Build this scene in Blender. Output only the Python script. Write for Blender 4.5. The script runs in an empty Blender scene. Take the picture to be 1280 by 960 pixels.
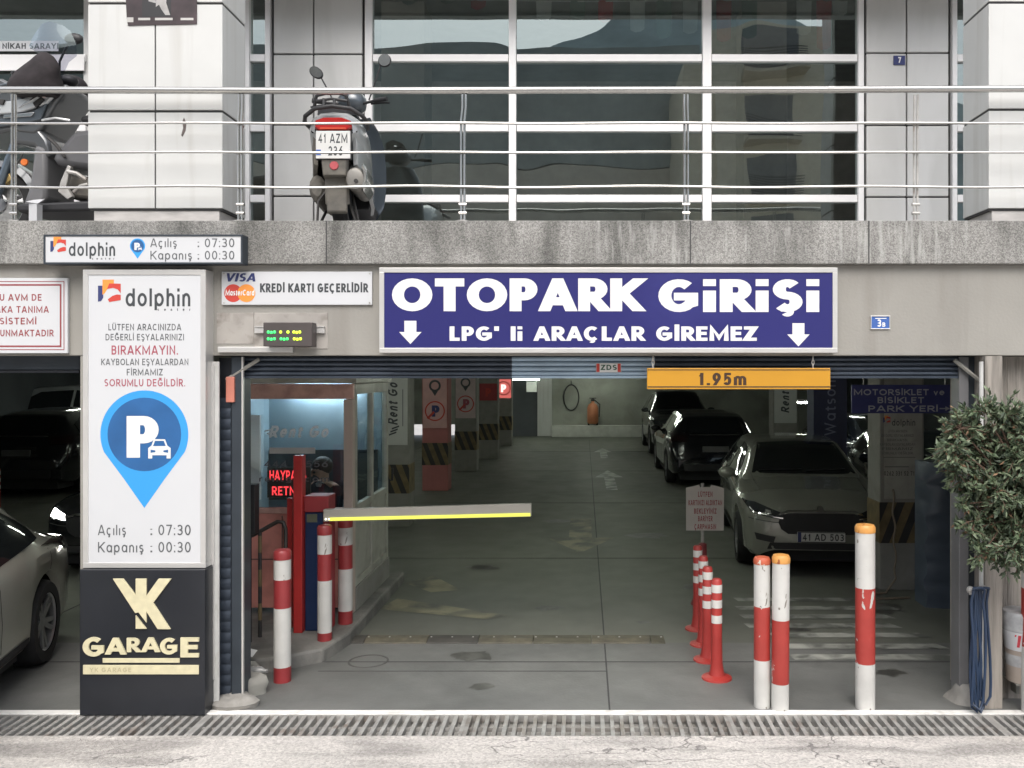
import bpy, bmesh, math, random
from mathutils import Vector, Matrix
from mathutils.bvhtree import BVHTree
R = math.radians
sc = bpy.context.scene
col = sc.collection
rnd = random.Random(7)

# ------------------------------------------------------------------ camera, sky, sun, exposure
H = 2.307            # eye height above the garage threshold
D0 = 6.0             # metres from the lens to the facade plane (y = 0)
FPX = 1100.0         # focal length in pixels of the 1280 px wide photograph
cam = bpy.data.cameras.new('camera')
cam.sensor_width = 36.0
cam.lens = 36.0 * FPX / 1280.0
cam.shift_x = -90.0 / 1280.0
cam.shift_y = -15.0 / 1280.0
cam.clip_start = 0.05
cam.clip_end = 2000
camo = bpy.data.objects.new('camera', cam)
camo.location = (0, -D0, H)
camo.rotation_euler = (R(90), 0, 0)
col.objects.link(camo)
sc.camera = camo

SUN_EL, SUN_AZ = 52.0, 180.0     # azimuth measured clockwise from +Y: 180 is straight behind the camera
world = bpy.data.worlds.new('World')
sc.world = world
world.use_nodes = True
wn = world.node_tree
sky = wn.nodes.new('ShaderNodeTexSky')
sky.sky_type = 'NISHITA'
sky.sun_disc = False
sky.sun_elevation = R(SUN_EL)
sky.sun_rotation = R(SUN_AZ)
sky.air_density = 1.0
sky.dust_density = 4.0
sky.ozone_density = 1.0
bg = wn.nodes['Background']
hsv = wn.nodes.new('ShaderNodeHueSaturation')
hsv.inputs['Saturation'].default_value = 0.45
wn.links.new(sky.outputs[0], hsv.inputs['Color'])
wn.links.new(hsv.outputs[0], bg.inputs[0])
bg.inputs[1].default_value = 0.15
sun = bpy.data.lights.new('sun', 'SUN')
sun.energy = 0.6
sun.angle = R(50)
sun.color = (1.0, 0.965, 0.91)
suno = bpy.data.objects.new('sun', sun)
az, el = R(SUN_AZ), R(SUN_EL)
sdir = Vector((math.sin(az) * math.cos(el), math.cos(az) * math.cos(el), math.sin(el)))
suno.rotation_euler = sdir.to_track_quat('Z', 'Y').to_euler()
suno.location = (0, -10, 20)
col.objects.link(suno)
sc.view_settings.view_transform = 'Standard'
sc.view_settings.look = 'None'
sc.view_settings.gamma = 1
sc.view_settings.exposure = 1.0
sc.render.engine = 'CYCLES'
sc.cycles.use_denoising = True
sc.cycles.max_bounces = 8
sc.cycles.sample_clamp_indirect = 6

# ------------------------------------------------------------------ helpers
def px(x, Y): return (x - 730.0) * (Y + D0) / FPX
def pz(y, Y): return H - (y - 465.0) * (Y + D0) / FPX
def s(r, g, b, k=1.0):
    f = lambda c: ((c / 255.0) / 12.92 if c <= 10 else ((c / 255.0 + .055) / 1.055) ** 2.4) * k
    return (min(f(r), .95), min(f(g), .95), min(f(b), .95))

class MB:
    def __init__(self): self.V, self.F, self.M = [], [], []
    def add(self, vs, fs, m=0):
        o = len(self.V)
        self.V += [tuple(v) for v in vs]
        self.F += [tuple(i + o for i in f) for f in fs]
        self.M += [m] * len(fs)
        return self
    def box(self, x0, x1, y0, y1, z0, z1, m=0):
        v = [(x0,y0,z0),(x1,y0,z0),(x1,y1,z0),(x0,y1,z0),(x0,y0,z1),(x1,y0,z1),(x1,y1,z1),(x0,y1,z1)]
        return self.add(v, [(0,3,2,1),(4,5,6,7),(0,1,5,4),(1,2,6,5),(2,3,7,6),(3,0,4,7)], m)
    def prism(self, pts, y0, y1, m=0):
        n = len(pts)
        a = sum(pts[i][0]*pts[(i+1)%n][1]-pts[(i+1)%n][0]*pts[i][1] for i in range(n))
        if a < 0: pts = pts[::-1]
        v = [(p[0], y0, p[1]) for p in pts] + [(p[0], y1, p[1]) for p in pts]
        f = [tuple(range(n)), tuple(range(2*n-1, n-1, -1))]
        f += [(i, n+i, n+(i+1)%n, (i+1)%n) for i in range(n)]
        return self.add(v, f, m)
    def flat(self, pts, y, m=0):
        n = len(pts)
        a = sum(pts[i][0]*pts[(i+1)%n][1]-pts[(i+1)%n][0]*pts[i][1] for i in range(n))
        if a < 0: pts = pts[::-1]
        return self.add([(p[0], y, p[1]) for p in pts], [tuple(range(n))], m)
    def loft(self, rings, cap=True, closed=True, m=0):
        n = len(rings[0]); v = [p for r in rings for p in r]; f = []
        for k in range(len(rings)-1):
            for i in range(n if closed else n-1):
                j = (i+1) % n
                f.append((k*n+i, k*n+j, (k+1)*n+j, (k+1)*n+i))
        if cap and closed:
            f.append(tuple(range(n-1, -1, -1))); f.append(tuple((len(rings)-1)*n+i for i in range(n)))
        return self.add(v, f, m)
    def tube(self, path, r, n=10, m=0, cap=True, closed=False):
        P = [Vector(p) for p in path]; rs = r if isinstance(r, (list, tuple)) else [r]*len(P)
        rings, up = [], None
        for i, p in enumerate(P):
            if closed: d = P[(i+1) % len(P)] - P[i-1]
            else: d = P[min(i+1, len(P)-1)] - P[max(i-1, 0)]
            d.normalize()
            if up is None: up = Vector((0,0,1)) if abs(d.z) < .9 else Vector((0,1,0))
            a = d.cross(up).normalized(); b = a.cross(d).normalized(); up = b
            rings.append([p + (a*math.cos(t) + b*math.sin(t))*rs[i] for t in [2*math.pi*k/n for k in range(n)]])
        if closed: rings.append(rings[0]); cap = False
        return self.loft(rings, cap, True, m)
    def lathe(self, prof, c=(0,0,0), n=24, axis='z', m=0, cap=True):
        rings = []
        for r, h in prof:
            ring = []
            for k in range(n):
                t = 2*math.pi*k/n; a, b = r*math.cos(t), r*math.sin(t)
                p = {'z': (a, b, h), 'x': (h, a, b), 'y': (b, h, a)}[axis]
                ring.append((c[0]+p[0], c[1]+p[1], c[2]+p[2]))
            rings.append(ring)
        return self.loft(rings, cap, True, m)
    def sphere(self, c, r, nu=14, nv=9, m=0):
        rx, ry, rz = r if isinstance(r, (list, tuple)) else (r, r, r)
        rings = []
        for j in range(1, nv):
            t = math.pi*j/nv - math.pi/2
            rings.append([(c[0]+rx*math.cos(t)*math.cos(a), c[1]+ry*math.cos(t)*math.sin(a), c[2]+rz*math.sin(t)) for a in [2*math.pi*k/nu for k in range(nu)]])
        return self.loft(rings, True, True, m)
    def build(self, name, mats, parent=None, smooth=38, bevel=0, loc=None, world=True):
        me = bpy.data.meshes.new(name)
        off = Vector((0,0,0))
        if loc is not None: off = Vector(loc)
        elif parent is not None and world:
            q = parent
            while q is not None: off = off + q.location; q = q.parent
        me.from_pydata([tuple(Vector(v)-off) for v in self.V], [], self.F)
        if not isinstance(mats, (list, tuple)): mats = [mats]
        for m_ in mats: me.materials.append(m_)
        for p, k in zip(me.polygons, self.M): p.material_index = k
        me.validate(); me.update()
        if smooth:
            me.shade_smooth(); me.set_sharp_from_angle(angle=R(smooth))
        o = bpy.data.objects.new(name, me)
        col.objects.link(o)
        if loc is not None: o.location = loc
        if parent is not None: o.parent = parent
        if bevel:
            b = o.modifiers.new('bevel', 'BEVEL'); b.width = bevel; b.segments = 2; b.limit_method = 'ANGLE'; b.angle_limit = R(40)
        return o

def tag(o, label=None, cat=None, group=None, kind=None):
    if label: o['label'] = label
    if cat: o['category'] = cat
    if group: o['group'] = group
    if kind: o['kind'] = kind
    return o
def thing(name, label, cat, loc=(0,0,0), group=None):
    o = bpy.data.objects.new(name, None); o.empty_display_size = .2
    col.objects.link(o); o.location = loc
    return tag(o, label, cat, group)
def solo(mb, name, mats, label, cat, loc, group=None, **k):
    return tag(mb.build(name, mats, loc=loc, **k), label, cat, group)
def structure(mb, name, mats, **k):
    return tag(mb.build(name, mats, **k), kind='structure')
def copy_tree(o, parent=None):
    c = o.copy(); col.objects.link(c); c.parent = parent
    for ch in [q for q in bpy.data.objects if q.parent is o]: copy_tree(ch, c)
    return c

# ------------------------------------------------------------------ materials
def mat(name, rgb, rough=.6, metal=0., var=.12, scale=5., bump=0., bscale=60., spec=.5, coat=0., emit=0., stretch=(1,1,1),
        dirt_or_sheen=None, damt=0., dscale=2.5, dstretch=(1,1,1), lo=.45, hi=.62, rvar=0., trans=0., ior=1.5):
    m = bpy.data.materials.new(name); m.use_nodes = True
    nt = m.node_tree; N = nt.nodes; L = nt.links
    b = N['Principled BSDF']
    b.inputs['Roughness'].default_value = rough
    b.inputs['Metallic'].default_value = metal
    b.inputs['Specular IOR Level'].default_value = spec
    b.inputs['Coat Weight'].default_value = coat
    b.inputs['Coat Roughness'].default_value = .04
    b.inputs['Transmission Weight'].default_value = trans
    b.inputs['IOR'].default_value = ior
    tc = N.new('ShaderNodeTexCoord')
    def noise(sc_, st, det=4, dist=0.):
        mp = N.new('ShaderNodeMapping'); mp.inputs['Scale'].default_value = st
        L.new(tc.outputs['Object'], mp.inputs[0])
        n = N.new('ShaderNodeTexNoise'); n.inputs['Scale'].default_value = sc_; n.inputs['Detail'].default_value = det
        n.inputs['Distortion'].default_value = dist
        L.new(mp.outputs[0], n.inputs['Vector']); return n
    n1 = noise(scale, stretch)
    mr = N.new('ShaderNodeMapRange'); mr.inputs['From Min'].default_value = .3; mr.inputs['From Max'].default_value = .7
    mr.inputs['To Min'].default_value = 1-var; mr.inputs['To Max'].default_value = 1+var
    L.new(n1.outputs[0], mr.inputs[0])
    mx = N.new('ShaderNodeMix'); mx.data_type = 'RGBA'; mx.blend_type = 'MULTIPLY'; mx.inputs['Factor'].default_value = 1
    mx.inputs['A'].default_value = (*rgb, 1); L.new(mr.outputs[0], mx.inputs['B'])
    out = mx.outputs['Result']
    if dirt_or_sheen is not None:
        n2 = noise(dscale, dstretch, 7, .4)
        cr = N.new('ShaderNodeMapRange'); cr.inputs['From Min'].default_value = lo; cr.inputs['From Max'].default_value = hi
        cr.inputs['To Max'].default_value = damt; L.new(n2.outputs[0], cr.inputs[0])
        m2 = N.new('ShaderNodeMix'); m2.data_type = 'RGBA'; m2.inputs['B'].default_value = (*dirt_or_sheen, 1)
        L.new(cr.outputs[0], m2.inputs['Factor']); L.new(out, m2.inputs['A']); out = m2.outputs['Result']
    L.new(out, b.inputs['Base Color'])
    if rvar:
        n3 = noise(3., (1,1,1), 5)
        r2 = N.new('ShaderNodeMapRange'); r2.inputs['From Min'].default_value = .35; r2.inputs['From Max'].default_value = .65
        r2.inputs['To Min'].default_value = max(.02, rough-rvar); r2.inputs['To Max'].default_value = rough+rvar
        L.new(n3.outputs[0], r2.inputs[0]); L.new(r2.outputs[0], b.inputs['Roughness'])
    if bump:
        n4 = noise(bscale, stretch, 5)
        bp = N.new('ShaderNodeBump'); bp.inputs['Strength'].default_value = bump; bp.inputs['Distance'].default_value = .01
        L.new(n4.outputs[0], bp.inputs['Height']); L.new(bp.outputs[0], b.inputs['Normal'])
    if emit:
        b.inputs['Emission Color'].default_value = (*rgb, 1); b.inputs['Emission Strength'].default_value = emit
    return m
def base_of(m): return m.node_tree.nodes['Principled BSDF']

def terrazzo():
    m = mat('washed_concrete', (.27,.265,.25), .85, var=.16, scale=2.2, bump=.5, bscale=140, dirt_or_sheen=(.075,.075,.068), damt=.8, dscale=2.1, dstretch=(1.5,1,.35), lo=.46, hi=.68)
    nt = m.node_tree; N = nt.nodes; L = nt.links; b = N['Principled BSDF']
    src = b.inputs['Base Color'].links[0].from_socket
    tc = N.new('ShaderNodeTexCoord')
    v = N.new('ShaderNodeTexVoronoi'); v.inputs['Scale'].default_value = 150
    L.new(tc.outputs['Object'], v.inputs['Vector'])
    mr = N.new('ShaderNodeMapRange'); mr.inputs['From Min'].default_value = 0.05; mr.inputs['From Max'].default_value = .95
    mr.inputs['To Min'].default_value = .6; mr.inputs['To Max'].default_value = 1.3
    sp = N.new('ShaderNodeSeparateColor'); L.new(v.outputs['Color'], sp.inputs[0]); L.new(sp.outputs[0], mr.inputs[0])
    mx = N.new('ShaderNodeMix'); mx.data_type = 'RGBA'; mx.blend_type = 'MULTIPLY'; mx.inputs['Factor'].default_value = 1
    L.new(src, mx.inputs['A']); L.new(mr.outputs[0], mx.inputs['B'])
    # pale lime runs
    mp = N.new('ShaderNodeMapping'); mp.inputs['Scale'].default_value = (9, 1, 1.1); L.new(tc.outputs['Object'], mp.inputs[0])
    n = N.new('ShaderNodeTexNoise'); n.inputs['Scale'].default_value = 3; n.inputs['Detail'].default_value = 6; L.new(mp.outputs[0], n.inputs['Vector'])
    mp2 = N.new('ShaderNodeMapping'); mp2.inputs['Scale'].default_value = (.45, .3, .3); mp2.inputs['Location'].default_value = (2.3, 0, 0); L.new(tc.outputs['Object'], mp2.inputs[0])
    nb = N.new('ShaderNodeTexNoise'); nb.inputs['Scale'].default_value = 1.4; L.new(mp2.outputs[0], nb.inputs['Vector'])
    mu = N.new('ShaderNodeMath'); mu.operation = 'MULTIPLY'; L.new(n.outputs[0], mu.inputs[0]); L.new(nb.outputs[0], mu.inputs[1])
    r2 = N.new('ShaderNodeMapRange'); r2.inputs['From Min'].default_value = .29; r2.inputs['From Max'].default_value = .38; r2.inputs['To Max'].default_value = .65
    L.new(mu.outputs[0], r2.inputs[0])
    m3 = N.new('ShaderNodeMix'); m3.data_type = 'RGBA'; m3.inputs['B'].default_value = (.42,.42,.4,1)
    L.new(r2.outputs[0], m3.inputs['Factor']); L.new(mx.outputs['Result'], m3.inputs['A']); L.new(m3.outputs['Result'], b.inputs['Base Color'])
    return m

def road_mat():
    m = mat('road_concrete', (.51,.485,.455), .9, var=.1, scale=1.6, bump=.6, bscale=120, dirt_or_sheen=(.27,.255,.24), damt=.75, dscale=2.4, dstretch=(.4,1.7,1), lo=.49, hi=.64)
    nt = m.node_tree; N = nt.nodes; L = nt.links; b = N['Principled BSDF']
    src = b.inputs['Base Color'].links[0].from_socket
    tc = N.new('ShaderNodeTexCoord')
    # pebbly aggregate
    v = N.new('ShaderNodeTexVoronoi'); v.inputs['Scale'].default_value = 75; L.new(tc.outputs['Object'], v.inputs['Vector'])
    sp = N.new('ShaderNodeSeparateColor'); L.new(v.outputs['Color'], sp.inputs[0])
    mr = N.new('ShaderNodeMapRange'); mr.inputs['To Min'].default_value = .78; mr.inputs['To Max'].default_value = 1.2; L.new(sp.outputs[0], mr.inputs[0])
    mx = N.new('ShaderNodeMix'); mx.data_type = 'RGBA'; mx.blend_type = 'MULTIPLY'; mx.inputs['Factor'].default_value = 1
    L.new(src, mx.inputs['A']); L.new(mr.outputs[0], mx.inputs['B'])
    # cracks: warped cell borders, only inside some patches
    nz = N.new('ShaderNodeTexNoise'); nz.inputs['Scale'].default_value = 3; nz.inputs['Detail'].default_value = 6; L.new(tc.outputs['Object'], nz.inputs['Vector'])
    mxv = N.new('ShaderNodeVectorMath'); mxv.operation = 'MULTIPLY_ADD'; mxv.inputs[1].default_value = (.5,.5,.5)
    L.new(nz.outputs['Color'], mxv.inputs[0]); L.new(tc.outputs['Object'], mxv.inputs[2])
    mp = N.new('ShaderNodeMapping'); mp.inputs['Scale'].default_value = (.7, 3.2, 1); L.new(mxv.outputs[0], mp.inputs[0])
    vc = N.new('ShaderNodeTexVoronoi'); vc.feature = 'DISTANCE_TO_EDGE'; vc.inputs['Scale'].default_value = 1.9; L.new(mp.outputs[0], vc.inputs['Vector'])
    cr = N.new('ShaderNodeMapRange'); cr.inputs['From Min'].default_value = .004; cr.inputs['From Max'].default_value = .02; cr.inputs['To Min'].default_value = 1; cr.inputs['To Max'].default_value = 0
    L.new(vc.outputs['Distance'], cr.inputs[0])
    nm = N.new('ShaderNodeTexNoise'); nm.inputs['Scale'].default_value = .8; L.new(tc.outputs['Object'], nm.inputs['Vector'])
    cm = N.new('ShaderNodeMapRange'); cm.inputs['From Min'].default_value = .5; cm.inputs['From Max'].default_value = .56; L.new(nm.outputs[0], cm.inputs[0])
    mu = N.new('ShaderNodeMath'); mu.operation = 'MULTIPLY'; L.new(cr.outputs[0], mu.inputs[0]); L.new(cm.outputs[0], mu.inputs[1])
    m3 = N.new('ShaderNodeMix'); m3.data_type = 'RGBA'; m3.inputs['B'].default_value = (.19,.18,.17,1)
    L.new(mu.outputs[0], m3.inputs['Factor']); L.new(mx.outputs['Result'], m3.inputs['A']); L.new(m3.outputs['Result'], b.inputs['Base Color'])
    return m

def board_mat():
    m = mat('board_marked_concrete', (.30,.275,.245), .9, var=.2, scale=9, stretch=(3,3,.22), bump=.7, bscale=26, dirt_or_sheen=(.13,.12,.105), damt=.7, dscale=5, dstretch=(3,3,.3), lo=.5, hi=.64)
    return m

def glass_mat(name, tint=(.30,.36,.35), refl=.16, wob=.02, wsc=1.1, top=.9):
    m = bpy.data.materials.new(name); m.use_nodes = True
    nt = m.node_tree; N = nt.nodes; L = nt.links
    for q in list(N):
        if q.type != 'OUTPUT_MATERIAL': N.remove(q)
    out = [q for q in N if q.type == 'OUTPUT_MATERIAL'][0]
    tr = N.new('ShaderNodeBsdfTransparent'); tr.inputs[0].default_value = (*tint, 1)
    gl = N.new('ShaderNodeBsdfGlossy'); gl.inputs['Roughness'].default_value = .0; gl.inputs['Color'].default_value = (.86,1.0,.98,1)
    lw = N.new('ShaderNodeLayerWeight'); lw.inputs['Blend'].default_value = .25
    mr = N.new('ShaderNodeMapRange'); mr.inputs['To Min'].default_value = refl; mr.inputs['To Max'].default_value = top
    L.new(lw.outputs['Fresnel'], mr.inputs[0])
    tc = N.new('ShaderNodeTexCoord'); nz = N.new('ShaderNodeTexNoise'); nz.inputs['Scale'].default_value = wsc; nz.inputs['Detail'].default_value = 1
    L.new(tc.outputs['Object'], nz.inputs['Vector'])
    bp = N.new('ShaderNodeBump'); bp.inputs['Strength'].default_value = 1; bp.inputs['Distance'].default_value = wob
    L.new(nz.outputs[0], bp.inputs['Height']); L.new(bp.outputs[0], gl.inputs['Normal'])
    mx = N.new('ShaderNodeMixShader'); L.new(mr.outputs[0], mx.inputs[0]); L.new(tr.outputs[0], mx.inputs[1]); L.new(gl.outputs[0], mx.inputs[2])
    L.new(mx.outputs[0], out.inputs[0])
    return m

def emit_mat(name, rgb, k):
    m = mat(name, (.02,.02,.02), .4, var=0)
    b = base_of(m); b.inputs['Emission Color'].default_value = (*rgb, 1); b.inputs['Emission Strength'].default_value = k
    return m

SLAB = terrazzo(); ROAD = road_mat(); BOARD = board_mat()
FASCIA = mat('painted_render', (.285,.275,.25), .85, var=.08, scale=1.5, bump=.2, bscale=50, dirt_or_sheen=(.19,.175,.155), damt=.6, dscale=2.0, dstretch=(2.2,1,.28), lo=.51, hi=.76)
CLAD = mat('white_cladding', (.55,.555,.54), .45, var=.05, scale=2, dirt_or_sheen=(.36,.345,.31), damt=.6, dscale=1.8, dstretch=(5,5,.3), lo=.53, hi=.8)
MARBLE = mat('grey_marble', (.5,.48,.46), .4, var=.22, scale=5, stretch=(1,1,3))
GREYP = mat('grey_aluminium_panel', (.60,.60,.585), .38, var=.04, scale=1.2, dirt_or_sheen=(.36,.36,.34), damt=.3, dscale=1.3, dstretch=(2,2,.5))
FRAMEW = mat('white_window_frame', (.76,.755,.75), .35, var=.03)
JOINT = mat('dark_joint', (.05,.05,.05), .8)
GLASS = glass_mat('tinted_glazing', (.42,.46,.45), .17, .006)
STEEL = mat('stainless_steel', (.48,.475,.46), .22, .95, var=.06, scale=14, stretch=(.2,1,1), rvar=.05)
STEELD = mat('weathered_steel', (.42,.41,.39), .5, .35, var=.2, scale=9, dirt_or_sheen=(.16,.09,.05), damt=.5, dscale=6, lo=.55, hi=.7)
ALU = mat('aluminium_trim', (.66,.65,.63), .35, .55, var=.05)
WHITE = mat('sign_white', (.56,.57,.585), .35, var=.015, scale=1.5, dirt_or_sheen=(.62,.62,.58), damt=.25, dscale=2, lo=.55, hi=.8)
WHITE2 = mat('lettering_white', (.72,.72,.70), .45, var=.02)
BLUE = mat('sign_blue', s(58,58,140,.50), .32, var=.07, scale=1.4, dirt_or_sheen=s(84,88,168,.6), damt=.55, dscale=.9, dstretch=(.5,1,2.2), lo=.5, hi=.72)  # paler streaks paint in fading and a reflected band
DKBLUE = mat('sign_dark_blue', (.017,.02,.055), .5)
CHAR = mat('lettering_charcoal', (.045,.05,.055), .5, var=0)
GREYT = mat('lettering_grey', (.10,.105,.11), .5, var=0)
RASP = mat('lettering_raspberry', (.34,.07,.10), .5, var=0)
DKRED = mat('lettering_dark_red', (.27,.055,.06), .5, var=0)
NAVY = mat('lettering_navy', (.03,.04,.14), .5, var=0)
REDL = mat('print_red', (.52,.05,.035), .5, var=0)
ORNG = mat('print_orange', (.78,.28,.05), .5, var=0)
SKYB = mat('print_sky_blue', (.035,.30,.68), .45, var=0)
MIDB = mat('print_mid_blue', (.02,.10,.27), .45, var=.25, scale=3)
CREAM = mat('raised_cream_letters', (.62,.57,.38), .42, var=.08, scale=20)
BLACKB = mat('black_sign_box', (.018,.02,.025), .3, var=.1)
DARKM = mat('dark_metal', (.022,.025,.032), .45, .3, var=.2)
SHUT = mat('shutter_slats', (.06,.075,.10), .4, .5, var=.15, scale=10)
SHUT_LIT = mat('shutter_slats_lit', (.33,.43,.53), .4, .2, var=.1, scale=8)  # same slats in a paler blue, light on this stretch painted in
GUIDE = mat('shutter_guide_paint', (.04,.05,.062), .45, .3, var=.15)
WPOST = mat('chalky_white_post', (.5,.5,.485), .7, var=.1, scale=6, dirt_or_sheen=(.26,.25,.2), damt=.6, dscale=7, dstretch=(2,2,.5), lo=.53, hi=.68)
FLOOR = mat('garage_floor_concrete', (.15,.155,.132), .62, var=.1, scale=.8, bump=.03, bscale=60, spec=.35, dirt_or_sheen=(.085,.09,.08), damt=.6, dscale=.6, dstretch=(1.6,.5,1), lo=.45, hi=.72, rvar=.05)
APRON = mat('entrance_concrete', (.15,.152,.145), .6, var=.18, scale=1.2, bump=.2, bscale=40, dirt_or_sheen=(.075,.078,.075), damt=.6, dscale=1.0, lo=.46, hi=.66, rvar=.12)
GWALL = mat('garage_wall_paint', (.33,.34,.30), .8, var=.12, scale=1.5, dirt_or_sheen=(.12,.12,.1), damt=.4, dscale=1)
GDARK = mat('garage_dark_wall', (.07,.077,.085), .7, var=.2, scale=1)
GCEIL = mat('garage_ceiling_paint', (.3,.3,.28), .9, var=.15, scale=2)
CONC = mat('pillar_concrete', (.26,.255,.23), .85, var=.1, scale=3, dirt_or_sheen=(.14,.135,.12), damt=.4, dscale=3)
CONCW = mat('rough_white_concrete', (.27,.26,.24), .9, var=.2, scale=8, bump=.8, bscale=24, dirt_or_sheen=(.2,.19,.17), damt=.6, dscale=5)
YEL = mat('hazard_yellow', (.17,.125,.06), .6, var=.2, scale=9, dirt_or_sheen=(.1,.08,.04), damt=.5, dscale=8)
BLK = mat('hazard_black', (.03,.028,.027), .6, var=.3)
RUBBER = mat('black_rubber', (.016,.016,.017), .75, var=.2)
PLAST = mat('black_plastic', (.02,.02,.022), .5, var=.1)
PINKP = mat('coral_panel', (.66,.27,.22), .5, var=.06, scale=3, dirt_or_sheen=(.22,.09,.075), damt=.4, dscale=4)
CREAMF = mat('cream_aluminium', (.44,.44,.385), .45, var=.08, scale=4, dirt_or_sheen=(.2,.19,.15), damt=.5, dscale=4)
REDP = mat('red_post_paint', (.42,.03,.028), .42, var=.1)
BLUECAB = mat('dark_blue_cabinet', (.012,.028,.085), .4, var=.1)
LEAFA = mat('leaf_green', (.07,.10,.052), .5, var=.3, scale=9)
LEAFB = mat('leaf_pale', (.13,.165,.095), .5, var=.25, scale=9)
LEAFC = mat('leaf_dark', (.035,.055,.03), .55, var=.3, scale=9)
TWIG = mat('twig_brown', (.13,.085,.06), .85, var=.3, scale=20)
HOSE = mat('blue_hose', (.022,.042,.085), .4, var=.15, scale=8)
AMBER = mat('amber_board', s(236,172,48,.60), .4, var=.05, scale=2)
TYRE = mat('tyre_rubber', (.014,.014,.015), .8, var=.2)
RIM = mat('alloy_rim', (.42,.42,.43), .3, .8, var=.1)
CARGL = mat('dark_car_glass', (.008,.01,.012), .03, var=0, spec=.8)
CHROME = mat('chrome', (.7,.7,.7), .1, 1., var=0)
LAMPC = mat('lamp_lens', (.35,.36,.37), .08, .2, var=.3, scale=30)
TAILD = mat('tail_lens_dark', (.014,.005,.006), .12, var=.1, coat=.6)
TAILR = mat('tail_lens_red', (.42,.018,.015), .15, var=.1, coat=.6)
PLATE = mat('plate_white', (.66,.66,.64), .4, var=.03)
def chipped(name, rgb, chip, thr=.70):
    return mat(name, rgb, .42, var=.07, scale=7, bump=.15, bscale=30, dirt_or_sheen=chip, damt=1, dscale=11, dstretch=(1,1,.6), lo=thr, hi=thr+.012)
POSTW = chipped('bollard_white_paint', (.53,.525,.50), (.20,.18,.155), .65)
POSTR = chipped('bollard_red_paint', (.34,.04,.032), (.5,.49,.46), .622)
POSTRD = chipped('bollard_dark_red_paint', (.27,.032,.035), (.16,.08,.07), .68)
POSTO = chipped('bollard_orange_cap', (.62,.30,.08), (.30,.09,.03), .6)

# ------------------------------------------------------------------ stroke lettering
def A(cx, cy, rx, ry, a0, a1, n=None):
    n = n or max(5, int(abs(a1-a0)/15)+1)
    return [(cx+rx*math.cos(R(a0+(a1-a0)*i/(n-1))), cy+ry*math.sin(R(a0+(a1-a0)*i/(n-1)))) for i in range(n)]
def El(cx, cy, rx, ry): return ['c'] + A(cx, cy, rx, ry, 0, 345, 24)
S_ = [A(.5,.75,.47,.25,35,270) + A(.5,.25,.5,.25,90,-145)[1:]]
CED = [['t']+A(.5,-.15,.17,.1,100,-150)]
DOT = [[(.5,1.15),(.5,1.31)]]
UML = [[(.22,1.15),(.22,1.3)], [(.78,1.15),(.78,1.3)]]
BRV = [A(.5,1.32,.24,.15,190,350)]
OL = El(.5,.35,.5,.35)
G_ = [A(.5,.5,.5,.5,48,318) + [(.96,.2),(.96,.46),(.55,.46)]]
C_ = [A(.5,.5,.53,.5,48,312)]
U_ = [[(0,1),(0,.4)] + A(.5,.4,.5,.4,180,360) + [(1,1)]]
sL = [[(p[0], p[1]*.7) for p in S_[0]]]
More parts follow.
